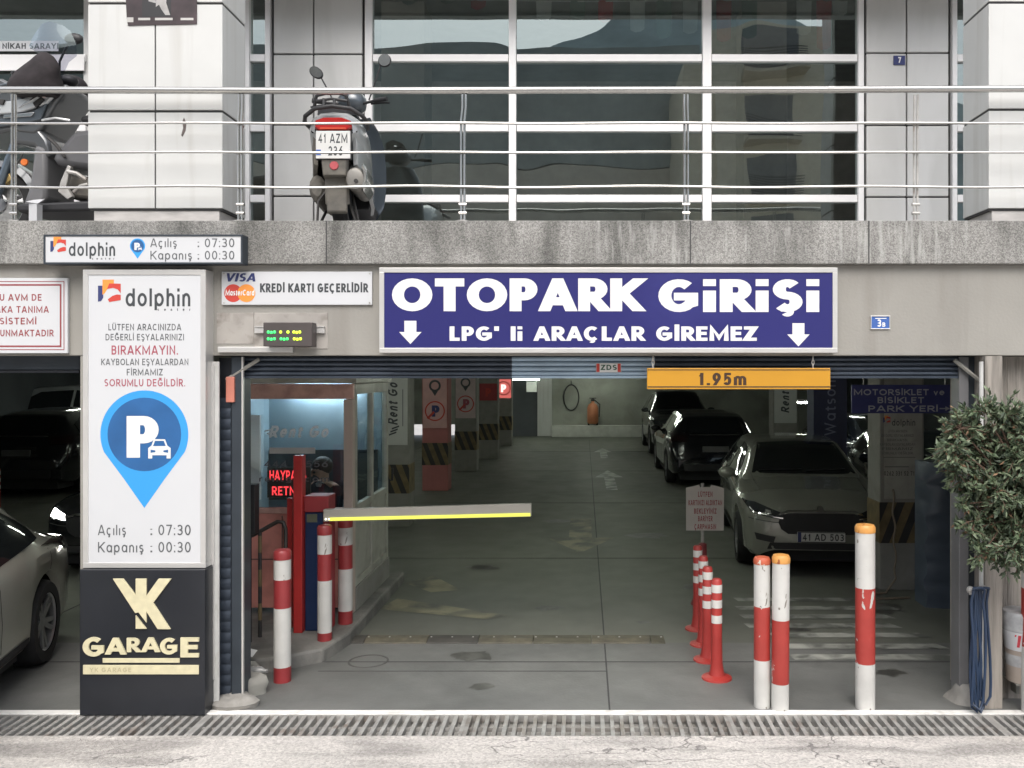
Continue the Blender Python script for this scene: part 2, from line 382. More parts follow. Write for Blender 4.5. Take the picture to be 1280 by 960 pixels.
GL = {
 'A': (.8, [[(0,0),(.44,1),(.56,1),(1,0)], [(.2,.24),(.8,.24)]]),
 'B': (.62, [[(0,0),(0,1),(.55,1)]+A(.55,.76,.38,.24,90,-90)+[(0,.52)], [(.02,.52),(.55,.52)]+A(.55,.26,.45,.26,90,-90)[1:]+[(0,0)]]),
 'C': (.8, C_), 'Ç': (.8, C_+CED), 'D': (.74, [['c',(0,0),(0,1),(.4,1)]+A(.4,.5,.6,.5,90,-90)[1:]]),
 'E': (.58, [[(1,1),(0,1),(0,0),(1,0)], [(0,.52),(.88,.52)]]), 'F': (.55, [[(1,1),(0,1),(0,0)], [(0,.5),(.85,.5)]]),
 'G': (.84, G_), 'Ğ': (.84, G_+BRV), 'H': (.7, [[(0,0),(0,1)],[(1,0),(1,1)],[(0,.52),(1,.52)]]),
 'I': (.14, [[(.5,0),(.5,1)]]), 'İ': (.14, [[(.5,0),(.5,1)]]+DOT), 'J': (.5, [[(1,1),(1,.3)]+A(.5,.3,.5,.3,0,-180)]),
 'K': (.7, [[(0,0),(0,1)], [(1,1),(.06,.4)], [(.3,.58),(1,0)]]), 'L': (.52, [[(0,1),(0,0),(1,0)]]),
 'M': (.98, [[(0,0),(0,1),(.5,.12),(1,1),(1,0)]]), 'N': (.72, [[(0,0),(0,1),(1,0),(1,1)]]),
 'O': (.9, [El(.5,.5,.5,.5)]), 'Ö': (.9, [El(.5,.5,.5,.5)]+UML),
 'P': (.62, [[(0,0),(0,1),(.55,1)]+A(.55,.72,.45,.28,90,-90)+[(0,.44)]]),
 'R': (.66, [[(0,0),(0,1),(.55,1)]+A(.55,.73,.43,.27,90,-90)+[(0,.46)], [(.42,.46),(1,0)]]),
 'S': (.62, S_), 'Ş': (.62, S_+CED), 'T': (.66, [[(0,1),(1,1)],[(.5,1),(.5,0)]]),
 'U': (.7, U_), 'Ü': (.7, U_+UML), 'V': (.78, [[(0,1),(.46,0),(.54,0),(1,1)]]),
 'W': (1.05, [[(0,1),(.24,0),(.5,.9),(.76,0),(1,1)]]), 'Y': (.74, [[(0,1),(.5,.45),(1,1)],[(.5,.47),(.5,0)]]),
 'Z': (.66, [[(0,1),(1,1),(0,0),(1,0)]]),
 'a': (.6, [OL,[(1,.7),(1,0)]]), 'c': (.56, [A(.5,.35,.52,.35,48,312)]), 'ç': (.56, [A(.5,.35,.52,.35,48,312)]+CED),
 'd': (.6, [OL,[(1,1),(1,0)]]), 'e': (.6, [[(.02,.36),(1,.36)]+A(.5,.35,.5,.35,0,308)]),
 'g': (.6, [OL,[(1,.7),(1,-.08)]+A(.5,-.08,.5,.24,0,-150)[1:]]),
 'h': (.52, [[(0,1),(0,0)], A(.5,.4,.5,.3,180,0)+[(1,0)]]), 'i': (.14, [[(.5,.7),(.5,0)],[(.5,.88),(.5,1)]]),
 'ı': (.14, [[(.5,.7),(.5,0)]]), 'l': (.14, [[(.5,1),(.5,0)]]), 'n': (.52, [[(0,.7),(0,0)], A(.5,.4,.5,.3,180,0)+[(1,0)]]),
 'm': (.9, [[(0,.7),(0,0)], A(.25,.42,.25,.28,180,0)+[(.5,0)], A(.75,.42,.25,.28,180,0)+[(1,0)]]),
 'o': (.6, [OL]), 'p': (.6, [OL,[(0,.7),(0,-.34)]]), 'r': (.34, [[(0,.7),(0,0)], A(.8,.35,.8,.35,180,80)]),
 's': (.46, sL), 'ş': (.46, sL+CED), 't': (.36, [[(.45,.95),(.45,.12),(.6,0),(1,0)],[(0,.7),(1,.7)]]),
 'u': (.52, [[(0,.7),(0,.3)]+A(.5,.3,.5,.3,180,360)+[(1,.7)],[(1,.7),(1,0)]]), 'v': (.54, [[(0,.7),(.5,0),(1,.7)]]),
 '0': (.6, [El(.5,.5,.5,.5)]), '1': (.42, [[(.68,0),(.68,1)],[(.05,.72),(.6,.9)]]), '2': (.58, [A(.5,.71,.48,.29,165,-32)+[(0,0),(1,0)]]),
 '3': (.58, [A(.45,.75,.47,.25,150,-90)+A(.45,.25,.53,.25,90,-150)[1:]]), '4': (.62, [[(.74,0),(.74,1),(0,.27),(1,.27)]]),
 '5': (.58, [[(.92,1),(.18,1),(.08,.52)]+A(.46,.33,.52,.33,125,-150)]), '6': (.6, [El(.5,.32,.5,.32), [(.78,1),(.06,.45)]]),
 '7': (.58, [[(0,1),(1,1),(.35,0)]]), '8': (.58, [El(.5,.75,.43,.25), El(.5,.25,.5,.25)]), '9': (.6, [El(.5,.68,.5,.32), [(.94,.55),(.25,0)]]),
 ':': (.12, [[(.5,.12),(.5,0)],[(.5,.6),(.5,.72)]]), '.': (.1, [[(.5,0),(.5,.1)]]), "'": (.12, [[(.6,1),(.3,.74)]]),
 '>': (.9, [[(0,.5),(1,.5)],[(.62,.85),(1,.5),(.62,.15)]]), '-': (.3, [[(0,.4),(1,.4)]]), '/': (.4, [[(0,0),(1,1)]]),
}
def glyphs(txt, h=1., wx=.13, wz=None, gap=.2, space=.42, shear=0., xs=1.):
    """Ribbons (left, right point lists, closed flag) of a line of text and its width; baseline at 0."""
    wz = wz or wx; out = []; x = 0.
    for ch in txt:
        if ch == ' ': x += space*xs; continue
        w, st = GL[ch]; w = max(w*xs, wx*1.001)
        for q in st:
            closed = q[0] == 'c'; thin = q[0] == 't'; pts = q[1:] if closed or thin else q
            P = [(x+wx/2+u*(w-wx), wz/2+v*(1-wz)) for u, v in pts]; n = len(P); Lf, Rt = [], []
            for i in range(n):
                if closed: a, b, c = P[i-1], P[i], P[(i+1) % n]
                else: a, b, c = P[max(i-1,0)], P[i], P[min(i+1,n-1)]
                def un(p, q_):
                    d = math.hypot(q_[0]-p[0], q_[1]-p[1]); return ((q_[0]-p[0])/d, (q_[1]-p[1])/d) if d > 1e-9 else None
                d1, d2 = un(a, b), un(b, c); d1 = d1 or d2; d2 = d2 or d1
                n1, n2 = (-d1[1], d1[0]), (-d2[1], d2[0]); mx_, my_ = n1[0]+n2[0], n1[1]+n2[1]; ml = math.hypot(mx_, my_)
                if ml < 1e-6: mx_, my_, ml = n1[0], n1[1], 1
                mx_, my_ = mx_/ml, my_/ml; k = 1/max(.42, mx_*n1[0]+my_*n1[1])
                tk = .55 if thin and wx > .2 else 1.
                ox, oy = mx_*k*wx/2*tk, my_*k*wz/2*tk
                l_, r_ = [b[0]+ox, b[1]+oy], [b[0]-ox, b[1]-oy]
                if not closed and i in (0, n-1):
                    v = pts[i][1]; d = d2 if i == 0 else d1
                    if abs(d[0]) > .92:
                        for e in (l_, r_): e[0] += (-1 if i == 0 else 1)*d[0]*wx*.49
                    elif v in (0, 1) and abs(d[1]) > .35:
                        yb = 0. if v == 0 else 1.
                        for e in (l_, r_):
                            t = (yb-e[1])/d[1]; e[0] += d[0]*t; e[1] = yb
                Lf.append(l_); Rt.append(r_)
            f = lambda p: ((p[0]+shear*p[1])*h, p[1]*h)
            out.append(([f(p) for p in Lf], [f(p) for p in Rt], closed))
        x += w+gap
    return out, (x-gap)*h
def text(parent, txt, x, z, h, y, m, w=None, wx=.13, wz=None, gap=.2, shear=0., align='c', rot=0, name='lettering', depth=0., xs=1., space=.42, mb=None):
    rb, W = glyphs(txt, h, wx, wz, gap, space, shear, xs)
    k = (w/W) if w else 1.; W = W*k
    x0 = {'c': -W/2, 'l': 0, 'r': -W}[align]
    own = mb is None; mb = mb or MB()
    for i, (l, r, c) in enumerate(rb):
        yy = y - .0004 - (i % 7)*.00016 - depth
        def T(p):
            u, v = x0+p[0]*k, p[1]
            return (x+u, yy, z+v) if not rot else (x-v, yy, z+u)
        n = len(l)
        dn = 1.2e-5     # a hair of slope along the stroke, so that a stroke never overlaps itself in one plane
        vs = [(q[0], q[1]-dn*i_, q[2]) for S_2 in (l, r) for i_, q in enumerate([T(p) for p in S_2])]
        fs = [(i_, n+i_, n+(i_+1) % n, (i_+1) % n) for i_ in range(n if c else n-1)]
        if depth:
            vs += [(v[0], y, v[2]) for v in vs]
            b = 2*n
            for i_ in range(n if c else n-1):
                j = (i_+1) % n
                fs += [(i_, j, b+j, b+i_), (n+j, n+i_, b+n+i_, b+n+j)]
            if not c: fs += [(0, b, b+n, n), (n-1, 2*n-1, b+2*n-1, b+n-1)]
        mb.add(vs, fs)
    return mb.build(name, m, parent, smooth=0) if own else mb
# ------------------------------------------------------------------ ground, road, garage floor
structure(MB().box(-300, 300, -300, 300, -.9, -.5), 'ground', mat('ground_concrete', (.36,.35,.33), .9), smooth=0)
structure(MB().box(-60, 60, -60, -.425, -.5, 0), 'road', ROAD, smooth=0)
structure(MB().box(-60, 60, -.068, 0, -.5, .004), 'kerb_strip', mat('pale_concrete_kerb', (.74,.73,.70), .85, var=.08, scale=6, bump=.4, bscale=60, dirt_or_sheen=(.42,.40,.36), damt=.5, dscale=9, lo=.55, hi=.7), smooth=0, bevel=.004)
structure(MB().box(-60, 60, -.425, -.068, -.5, -.33), 'drain_trench', mat('wet_trench', (.02,.02,.018), .5), smooth=0)
structure(MB().box(-16, 11, 0, 1.5, -.5, 0), 'entrance_apron', APRON, smooth=0)
structure(MB().box(-16, 11, 1.5, 26.2, -.5, 0), 'garage_floor', FLOOR, smooth=0)
jm = MB()
for xj in (.175, -5.0, 5.6): jm.box(xj-.006, xj+.006, .01, 24, .0, .003)
for yj in (1.0, 4.9, 9.5, 14.5, 19.5): jm.box(-15, 10, yj-.005, yj+.005, .001, .0034)
jm.box(-2.05, .17, .78, .785, .001, .0032)
structure(jm, 'floor_joints', JOINT, smooth=0)
# worn painted markings, 4 mm sheets
def sheet(pts, z=.004): return MB().add([(p[0], p[1], z) for p in pts], [tuple(range(len(pts)))])
PAINTW = mat('worn_white_floor_paint', (.38,.385,.35), .6, var=.15, scale=6, dirt_or_sheen=(.10,.105,.095), damt=.9, dscale=4, lo=.42, hi=.62)
PAINTY = mat('worn_yellow_floor_paint', (.24,.225,.15), .6, var=.15, scale=5, dirt_or_sheen=(.09,.092,.082), damt=.95, dscale=3, lo=.40, hi=.6)
hm = MB()
for i, (ya, xa, xb) in enumerate([(2.98,1.52,2.72),(2.66,1.48,3.0),(2.36,1.47,2.85),(2.06,1.46,2.80),(1.77,1.62,2.95),(1.46,1.62,2.98),(1.18,1.66,3.02)]):
    o_ = .05*math.sin(i*2.1)
    hm.add([(xa, ya, .0045), (xb, ya, .0045), (xb+.07, ya-.135, .0045), (xa+.03, ya-.135, .0045)], [(3,2,1,0)])
structure(hm, 'floor_hatching', PAINTW, smooth=0)
am = MB()
def arrow(mb, x, y0, L, w=.13, hw=.34, flip=False, z=.0045):
    a = [(x-w/2,y0),(x+w/2,y0),(x+w/2,y0+L*.6),(x+hw/2,y0+L*.6),(x,y0+L),(x-hw/2,y0+L*.6),(x-w/2,y0+L*.6)]
    if flip: a = [(p[0], 2*y0+L-p[1]) for p in a][::-1]
    mb.add([(p[0], p[1], z) for p in a], [tuple(range(7))])
arrow(am, .55, 11.2, 3.4, .22, .62); arrow(am, .55, 17.5, 3.0, .2, .55)
structure(am, 'floor_arrows', PAINTW, smooth=0)
ym = MB(); arrow(ym, -.05, 5.2, 2.6, .32, .95, True); ym.add([(-2.0,2.55,.0045),(-.9,2.2,.0045),(-.72,2.34,.0045),(-1.9,2.95,.0045)], [(0,1,2,3)]); ym.add([(-1.95,3.6,.0045),(-1.6,3.2,.0045),(-1.3,3.3,.0045),(-1.7,3.95,.0045)], [(0,1,2,3)])
structure(ym, 'floor_arrow_yellow', PAINTY, smooth=0)

os_ = MB(); ro = random.Random(4)
for x, y, r_ in ((-.9,1.15,.12),(-.35,2.6,.10),(1.25,3.4,.16),(-1.2,4.4,.14),(.9,6.4,.2),(-.4,7.6,.16),(1.9,1.9,.09),(2.35,.75,.08),(-.75,.45,.06),(.55,2.1,.05),(2.9,2.6,.18)):
    n = 18; os_.add([(x+r_*(1+.35*ro.uniform(-1,1))*math.cos(2*math.pi*i/n)*1.3, y+r_*(1+.35*ro.uniform(-1,1))*math.sin(2*math.pi*i/n), .0025) for i in range(n)], [tuple(range(n))])
structure(os_, 'oil_stains', mat('oil_stain', (.055,.055,.05), .4, var=.3, scale=9, dirt_or_sheen=(.11,.11,.10), damt=.8, dscale=7), smooth=0)
mh = MB().lathe([(.16,.0),(.16,.0032),(.145,.0032),(.145,0)], (-1.72,1.02,0), 32, cap=False)
structure(mh, 'manhole_ring', mat('soft_joint', (.075,.075,.07), .8), smooth=0)
# drain grate
gr = thing('drain_grate', 'long steel drain grate set along the road edge in front of the garage', 'drain grate', (0, -.25, 0))
gx = -6.0
k = 0
while gx < 7:
    w_ = 1.74; g = MB()
    g.box(gx+.004, gx+w_-.004, -.083, -.073, -.05, -.002).box(gx+.004, gx+w_-.004, -.421, -.411, -.05, -.002)
    g.box(gx+.004, gx+w_-.004, -.256, -.244, -.042, -.018)
    n = 27
    for i in range(n+1):
        xx = gx+.012+(w_-.024)*i/n
        g.box(xx-.013, xx+.013, -.411, -.083, -.045, -.001)
    if k % 2: g.box(gx+.010, gx+.03, -.415, -.075, -.05, .0)
    g.build('grate_panel', STEELD if k % 3 else mat('grey_grate_steel', (.36,.355,.34), .5, .3, var=.2, scale=9, dirt_or_sheen=(.15,.10,.06), damt=.4, dscale=6), gr, smooth=0)
    gx += w_; k += 1

# ------------------------------------------------------------------ the building
ZT, ZB, ZF = 3.34, 3.045, 2.42          # slab top, slab bottom, fascia bottom
XL, XR = -18, 13
bld = thing('shopping_centre', 'pale panelled building with dark glazing over a concrete terrace edge', 'building', (0, 0, 0))
e = MB().box(XL, XR, 0, .5, ZB, ZT)
e.build('slab_edge', SLAB, bld, smooth=0, bevel=.006)
jn = MB()
for xp in (408, 863, 1086): jn.box(px(xp,0)-.004, px(xp,0)+.004, -.0025, .2, ZB+.002, ZT-.002)
jn.build('slab_joint', JOINT, bld, smooth=0)
MB().box(XL, XR, .5, 9, ZB+.1, ZT).build('terrace_floor', mat('terrace_paving', (.3,.29,.28), .7), bld, smooth=0)
MB().box(XL, XR, .055, .32, ZF, ZB).build('fascia_beam', FASCIA, bld, smooth=0, bevel=.005)
MB().box(XL, XR, 1.9, 2.36, 5.86, 6.75).box(XL, XR, 2.361, 9, 6.6, 6.75).build('soffit', mat('soffit_paint', (.30,.30,.29), .8), bld, smooth=0)
MB().box(XL, XR, 1.8, 1.9, 5.83, 14).build('upper_wall', CLAD, bld, smooth=0)
# ground floor piers
pier = MB().box(px(100,.06), px(257,.06), .06, .55, 0, ZF-.002)
pier.build('pier', FASCIA, bld, smooth=0, bevel=.006)
XP = px(1231, .03)
bp_ = MB()
x_ = XP
rr = random.Random(3)
while x_ < 6.5:
    w_ = .115+rr.random()*.03
    yn = .03 if x_ < XP+.10 else .22
    bp_.box(x_, x_+w_-.004, yn-rr.random()*.006, .6, 0, ZF-.004)
    bp_.box(x_+w_-.004, x_+w_, yn+.007, .6, 0, ZF-.004); x_ += w_
bp_.build('board_marked_pier', BOARD, bld, smooth=0)
MB().box(XL, -7.2, .06, .55, 0, ZF-.002).build('pier', FASCIA, bld, smooth=0)

YG = 2.3
# column claddings on the terrace
def column(xa, xb, yf, joints, vj, depth=.42):
    c = MB().box(xa-.006+.012, xb-.006, yf+.012, yf+depth-.01, ZT+.1, 8.4)
    o = c.build('column', JOINT, bld, smooth=0)
    zs = [ZT+.105] + joints + [8.4]
    p = MB()
    xs_ = [xa] + vj + [xb]
    for a, b in zip(zs, zs[1:]):
        for q, (u, v) in enumerate(zip(xs_, xs_[1:])):
            p.box(u+(.005 if q else 0), v-(.005 if v != xb else 0), yf, yf+.03, a+.009, b-.009)
        p.box(xb-.03, xb, yf+.0305, yf+depth, a+.009, b-.009)
        p.box(xa, xa+.03, yf+.0305, yf+depth, a+.009, b-.009)
    p.build('facing_panel', CLAD, o, smooth=0, bevel=.003)
    MB().box(xa+.03, xb-.03, yf+.02, yf+depth-.02, ZT, ZT+.1).build('plinth', MARBLE, o, smooth=0, bevel=.004)
YC = .16
MB().box(px(-145,YG), px(109,YG), YG-.055, YG-.041, pz(90.5,YG), pz(73,YG)).build('spandrel_strip', FRAMEW, bld, smooth=0)
column(px(110,YC), px(278,YC), YC, [pz(139,YC), pz(4,YC), pz(-131,YC), pz(-266,YC)], [px(194,YC)])
column(px(1236,YC), px(1236,YC)+.92, YC, [pz(137,YC), pz(3,YC), pz(-131,YC)], [px(1236,YC)+.46])

# curtain wall
fr = MB()
zt = [pz(74,YG), pz(161,YG), pz(249,YG), pz(-13,YG), ZT+.03]
def mull(x, w): fr.box(px(x-w/2,YG), px(x+w/2,YG), YG-.05, YG+.06, ZT, 5.95)
for x, w in ((641,9),(883,11),(462,9),(336.5,6),(311,6),(1074.5,7),(1191,6),(1214,6),(-150,9)): mull(x, w)
for xa, xb in ((-300,110),(314.5,333),(467,636),(646,877),(889,1070.5),(1194.5,1210.5)):
    for z in zt: fr.box(px(xa,YG)+.001, px(xb,YG)-.001, YG-.04, YG+.05, z-.034, z+.034)
wnd = fr.build('window_frame', FRAMEW, bld, smooth=0, bevel=.004)
zz = sorted([ZT] + zt + [5.95])
for xa, xb in ((-300,-155),(-145,110),(314,334),(466,637),(645,878),(888,1071),(1194,1211)):
    for a, b in zip(zz, zz[1:]):
        if b-a < .1: continue
        g = MB().add([(px(xa,YG), YG, a), (px(xb,YG), YG, a), (px(xb,YG), YG, b), (px(xa,YG), YG, b)], [(0,1,2,3)])
        g.build('window_pane', GLASS, wnd, smooth=0)
# grey panels between the windows
def grey(xa, xb, xm, zj):
    p = MB(); p.box(px(xa,YG)+.002, px(xb,YG)-.002, YG+.01, YG+.05, ZT, 5.95, 1)
    zs = [ZT]+zj+[5.95]
    for a, b in zip(zs, zs[1:]):
        p.box(px(xa,YG)+.03, px(xm,YG)-.007, YG-.03, YG+.009, a+.008, b-.008)
        p.box(px(xm,YG)+.007, px(xb,YG)-.03, YG-.03, YG+.009, a+.008, b-.008)
    p.build('grey_panel', [GREYP, JOINT], bld, smooth=0, bevel=.006)
grey(339.5, 457.5, 393, [pz(246,YG), pz(157,YG), pz(69,YG), pz(-18,YG)])
grey(1078, 1188, 1132, [pz(247,YG), pz(157.5,YG), pz(67.5,YG), pz(-18,YG)])
MB().box(px(106,YG), px(308,YG), YG-.02, YG+.06, ZT, 5.95).build('grey_panel', GREYP, bld, smooth=0)
MB().box(px(1217,YG), 9, YG-.02, YG+.06, ZT, 5.95).build('grey_panel', GREYP, bld, smooth=0)
# room behind the glazing
ri = MB().box(-9, 9, 7.0, 7.2, ZT, 6.6).box(-9.2, -9, YG+.1, 7, ZT, 6.6).box(9, 9.2, YG+.1, 7, ZT, 6.6)
ri.build('interior_wall', mat('hall_wall', (.62,.58,.54), .8), bld, smooth=0)
for xc in (-2.1, 2.1):
    MB().box(xc-.25, xc+.25, 4.2, 4.7, ZT, 6.6).build('interior_column', mat('hall_column', (.3,.28,.25), .8), bld, smooth=0)

HT = emit_mat('hall_fill_tube', (1.,.95,.9), 16.)  # unseen lamps added to lift the dark hall behind the glazing
for i in range(5):
    th = thing('hall_fill_lamp', 'added tube lamp out of view, brightening the hall behind the upper glazing', 'lamp', (-6+i*3, 2.62, 6.6), 'added fill lamps behind the glazing')
    MB().box(-6.6+i*3, -5.4+i*3, 2.57, 2.67, 6.55, 6.598).build('batten', FRAMEW, th, smooth=0)
    MB().tube([(-6.55+i*3,2.62,6.53),(-5.45+i*3,2.62,6.53)], .018, 8).build('tube', HT, th)
# pennants strung inside the glazing
rp = random.Random(11)
REDF, WHF, GRF = mat('pennant_red', (.42,.03,.04), .7), mat('pennant_white', (.6,.6,.58), .7), mat('pennant_green', (.14,.2,.16), .7)
bun = thing('pennant_string', 'red and pale pennants strung along the top of the dark glazing', 'bunting', (0, YG+.25, pz(-14,YG)))
MB().tube([(-2.3,YG+.25,pz(-16,YG)),(0,YG+.25,pz(-12,YG)),(2.6,YG+.25,pz(-15,YG))], .004, 6).build('cord', WHF, bun)
for i, (xp, yb) in enumerate([(512,6),(598,12),(680,26),(722,26),(757,28),(797,40),(830,48),(863,42),(905,52),(937,48),(1005,44),(1030,62),(560,5),(1050,20)]):
    m_ = REDF if i in (1,4,8,11) else (GRF if i % 3 == 0 else WHF)
    x = px(xp,YG+.25); zb = pz(yb,YG+.25); w_ = .075
    f = MB().loft([[(x-w_,YG+.25,pz(-13,YG)),(x-w_*.4,YG+.235,pz(-13,YG)),(x+w_*.4,YG+.262,pz(-13,YG)),(x+w_,YG+.25,pz(-13,YG))],
                   [(x-w_*.95,YG+.25,zb+.02),(x-w_*.3,YG+.262,zb),(x+w_*.4,YG+.24,zb),(x+w_*.9,YG+.25,zb+.03)]], cap=False, closed=False)
    f.build('pennant', m_, bun)

# ------------------------------------------------------------------ opposite side of the street (behind the lens; it shows as the reflections in the glazing)
def mirrored(x, Yo): return (x-730.)*(2*YG-Yo+D0)/FPX
ap = thing('apartment_block', 'tall beige apartment block with balconies, mirrored in the glazing', 'building', (8.5, -32, 0))
BEI = mat('beige_render', (.8,.72,.58), .8, var=.06)
w0, w1 = mirrored(888,-30), mirrored(1045,-30)
MB().box(w0, w1, -42, -30, 0, 18.2).box(w0-1.2, w0+1.0, -41, -30.6, 0, 16.5).build('wall', BEI, ap, smooth=0)
for f_ in range(6):
    z = 1.5+f_*2.85
    MB().box(w0+1.5, w1-1.6, -30, -28.9, z, z+.16).build('balcony', mat('balcony_slab', (.6,.53,.42), .8) if f_ == 0 else bpy.data.materials['balcony_slab'], ap, smooth=0)
    rl = MB()
    for i in range(8): rl.box(w0+1.5, w1-1.6, -28.95, -28.92, z+.2+i*.12, z+.24+i*.12)
    rl.build('balcony_railing', DARKM, ap, smooth=0)
    MB().box(w0+1.7, w1-1.9, -30.02, -29.99, z+.2, z+2.3).build('window', mat('flat_window_dark', (.22,.22,.22), .15) if f_ == 0 else bpy.data.materials['flat_window_dark'], ap, smooth=0)
ob = thing('office_block', 'long dark office block with pale ground storeys, mirrored in the glazing', 'building', (-4, -36, 0))
q0, q1 = mirrored(470,-36), mirrored(872,-36)
MB().box(q0-34, q1, -48, -36, 13.3, 19.6).build('upper_storeys', mat('dark_teal_cladding', (.36,.39,.38), .35, var=.2, scale=.4), ob, smooth=0)
MB().box(q0-34, q1, -48, -35.8, 0, 13.2).build('lower_storeys', mat('office_render', (.66,.60,.52), .8, var=.1, scale=.5), ob, smooth=0)
for i in range(3):
    MB().box(q0-33, q1-1, -35.82, -35.78, 1.2+i*3.3, 2.9+i*3.3).build('window_band', bpy.data.materials['flat_window_dark'], ob, smooth=0)
hl = []
rh = random.Random(5)
for i in range(41):
    x = -420+i*21
    hl.append((x, 98+18*math.sin(x*.013+1.2)+12*math.sin(x*.037)+rh.random()*3))
hm_ = MB()
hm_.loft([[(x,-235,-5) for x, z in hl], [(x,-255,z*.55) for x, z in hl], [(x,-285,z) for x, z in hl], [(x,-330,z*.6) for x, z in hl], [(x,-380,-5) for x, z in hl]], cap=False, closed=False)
structure(hm_, 'hills', mat('hazed_wooded_hills', (.6,.7,.7), .9, var=.3, scale=.05))  # distance haze is mixed into this pale teal

# ------------------------------------------------------------------ railing along the terrace edge
YR = .05
rail = thing('terrace_railing', 'stainless steel railing with three thin rails along the terrace edge', 'railing', (0, YR, ZT))
MB().tube([(px(-120,YR),YR,pz(112,YR)), (px(400,YR),YR,pz(113.5,YR)), (px(1038,YR),YR,pz(112,YR)), (px(1420,YR),YR,pz(110.5,YR))], .0235, 16).lathe([(.0255,-.02),(.0255,.02)], (px(1038,YR),YR,pz(112,YR)), 16, 'x').build('handrail', STEEL, rail)
sag = {154: 0, 190: .6, 232: 1.6}
posts = [(15,1),(299,0),(578,0),(858,0),(1146,1)]
for y_ in (154, 190.5, 233.5):
    pts = []
    for i in range(53):
        xq = -100+i*29.
        a = .9 if y_ > 200 else .25
        pts.append((px(xq,YR), YR, pz(y_+a*math.sin((xq-20)/281.*math.pi*2)+.25*math.sin(xq*.02), YR)))
    MB().tube(pts, .0088, 8).build('rail', STEEL, rail)
for i, (xp, d) in enumerate(posts):
    zt_ = pz(118,YR)
    p = MB()
    for dx in (-.0115, .0115):
        p.tube([(px(xp,YR)+dx,YR+.02,ZT),(px(xp,YR)+dx,YR+.02,pz(150,YR)),(px(xp,YR)+dx+(.012 if i < 3 else -.004),YR+.004,pz(133,YR)),(px(xp,YR)+dx+(.012 if i<3 else -.004),YR,zt_)], .0085, 8)
    for zz_ in (pz(255,YR), pz(266,YR)): p.lathe([(.012,-.026),(.012,.026)], (px(xp,YR),YR+.02,zz_), 8, 'x')
    p.build('post', STEELD if i == 4 else STEEL, rail)
    MB().lathe([(.05,0),(.05,.008),(.025,.014)], (px(xp,YR),YR+.02,ZT), 16).build('base_flange', STEELD, rail)

# ------------------------------------------------------------------ signs on the facade
YS = .055       # fascia face
def board(name, label, x0, x1, y0, y1, t, mats, frame=None, fw=.02, group=None, yb=YS, bevel=.002, cat='sign'):
    """A flat sign box standing t proud of yb; returns thing and the y of its face."""
    X0, X1, Z0, Z1 = px(x0,yb-t), px(x1,yb-t), pz(y1,yb-t), pz(y0,yb-t)
    th = thing(name, label, cat, ((X0+X1)/2, yb, Z0), group)
    if frame:
        MB().box(X0, X1, yb-t, yb-.001, Z0, Z0+fw).box(X0, X1, yb-t, yb-.001, Z1-fw, Z1).box(X0, X0+fw, yb-t, yb-.001, Z0+fw, Z1-fw).box(X1-fw, X1, yb-t, yb-.001, Z0+fw, Z1-fw).build('frame', frame, th, smooth=0, bevel=bevel)
        MB().box(X0+fw, X1-fw, yb-t+.006, yb-.002, Z0+fw, Z1-fw).build('panel', mats, th, smooth=0)
        return th, yb-t+.006, (X0, X1, Z0, Z1)
    MB().box(X0, X1, yb-t, yb-.001, Z0, Z1).build('panel', mats, th, smooth=0, bevel=bevel)
    return th, yb-t, (X0, X1, Z0, Z1)

# main blue entrance sign
th, yf, (X0,X1,Z0,Z1) = board('entrance_sign', 'long blue sign reading OTOPARK GiRiŞi above the garage entrance', 474, 1047, 334.5, 441, .11, BLUE, ALU, .033)
Y_ = yf
text(th, 'OTOPARK', px(490,Y_), pz(389,Y_), pz(348,Y_)-pz(389,Y_), Y_, WHITE2, w=px(802,Y_)-px(490,Y_), wx=.34, wz=.245, gap=.07, align='l', xs=1.28)
text(th, 'GiRiŞi', px(823,Y_), pz(390,Y_), pz(349,Y_)-pz(390,Y_), Y_, WHITE2, w=px(1024,Y_)-px(823,Y_), wx=.34, wz=.235, gap=.10, align='l', xs=1.28)
text(th, "LPG' li ARAÇLAR GİREMEZ", px(562,Y_), pz(426,Y_), pz(408,Y_)-pz(426,Y_), Y_, WHITE2, w=px(946,Y_)-px(562,Y_), wx=.30, wz=.22, gap=.12, align='l', xs=1.22, space=.5)
for xa, yt in ((513,401),(998,404)):
    u = (px(1,Y_)-px(0,Y_))
    x, z = px(xa,Y_), pz(yt,Y_)
    MB().flat([(x-7.5*u,z),(x+7.5*u,z),(x+7.5*u,z-14*u),(x+14*u,z-14*u),(x,z-29*u),(x-14*u,z-14*u),(x-7.5*u,z-14*u)], Y_-.001).build('arrow', WHITE2, th, smooth=0)

# card payment board
th, yf, _ = board('payment_sign', 'white board with two card logos reading KREDİ KARTI GEÇERLİDİR', 277, 465, 339.5, 381, .02, WHITE)
text(th, 'VISA', px(281,yf), pz(352,yf), pz(341.5,yf)-pz(352,yf), yf, NAVY, w=px(319,yf)-px(281,yf), wx=.24, wz=.17, gap=.08, shear=.2, align='l')
u = px(1,yf)-px(0,yf)
for i, (xc, m_) in enumerate(((291.5,REDL),(308,ORNG))):
    cx, cz = px(xc,yf), pz(366.5,yf)
    MB().flat([(cx+11.2*u*math.cos(t), cz+11.2*u*math.sin(t)) for t in [2*math.pi*k/36 for k in range(36)]], yf-.0006-.0006*i).build('logo_disc', m_, th, smooth=0)
text(th, 'MasterCard', px(299.8,yf), pz(369.5,yf), 7.4*u, yf-.002, WHITE2, w=36*u, wx=.2, gap=.12, shear=.1)
text(th, 'KREDİ KARTI GEÇERLİDİR', px(325,yf), pz(365.5,yf), 11.3*u, yf, CHAR, w=px(460,yf)-px(325,yf), wx=.25, wz=.22, gap=.14, align='l', space=.36)
sc_ = MB()
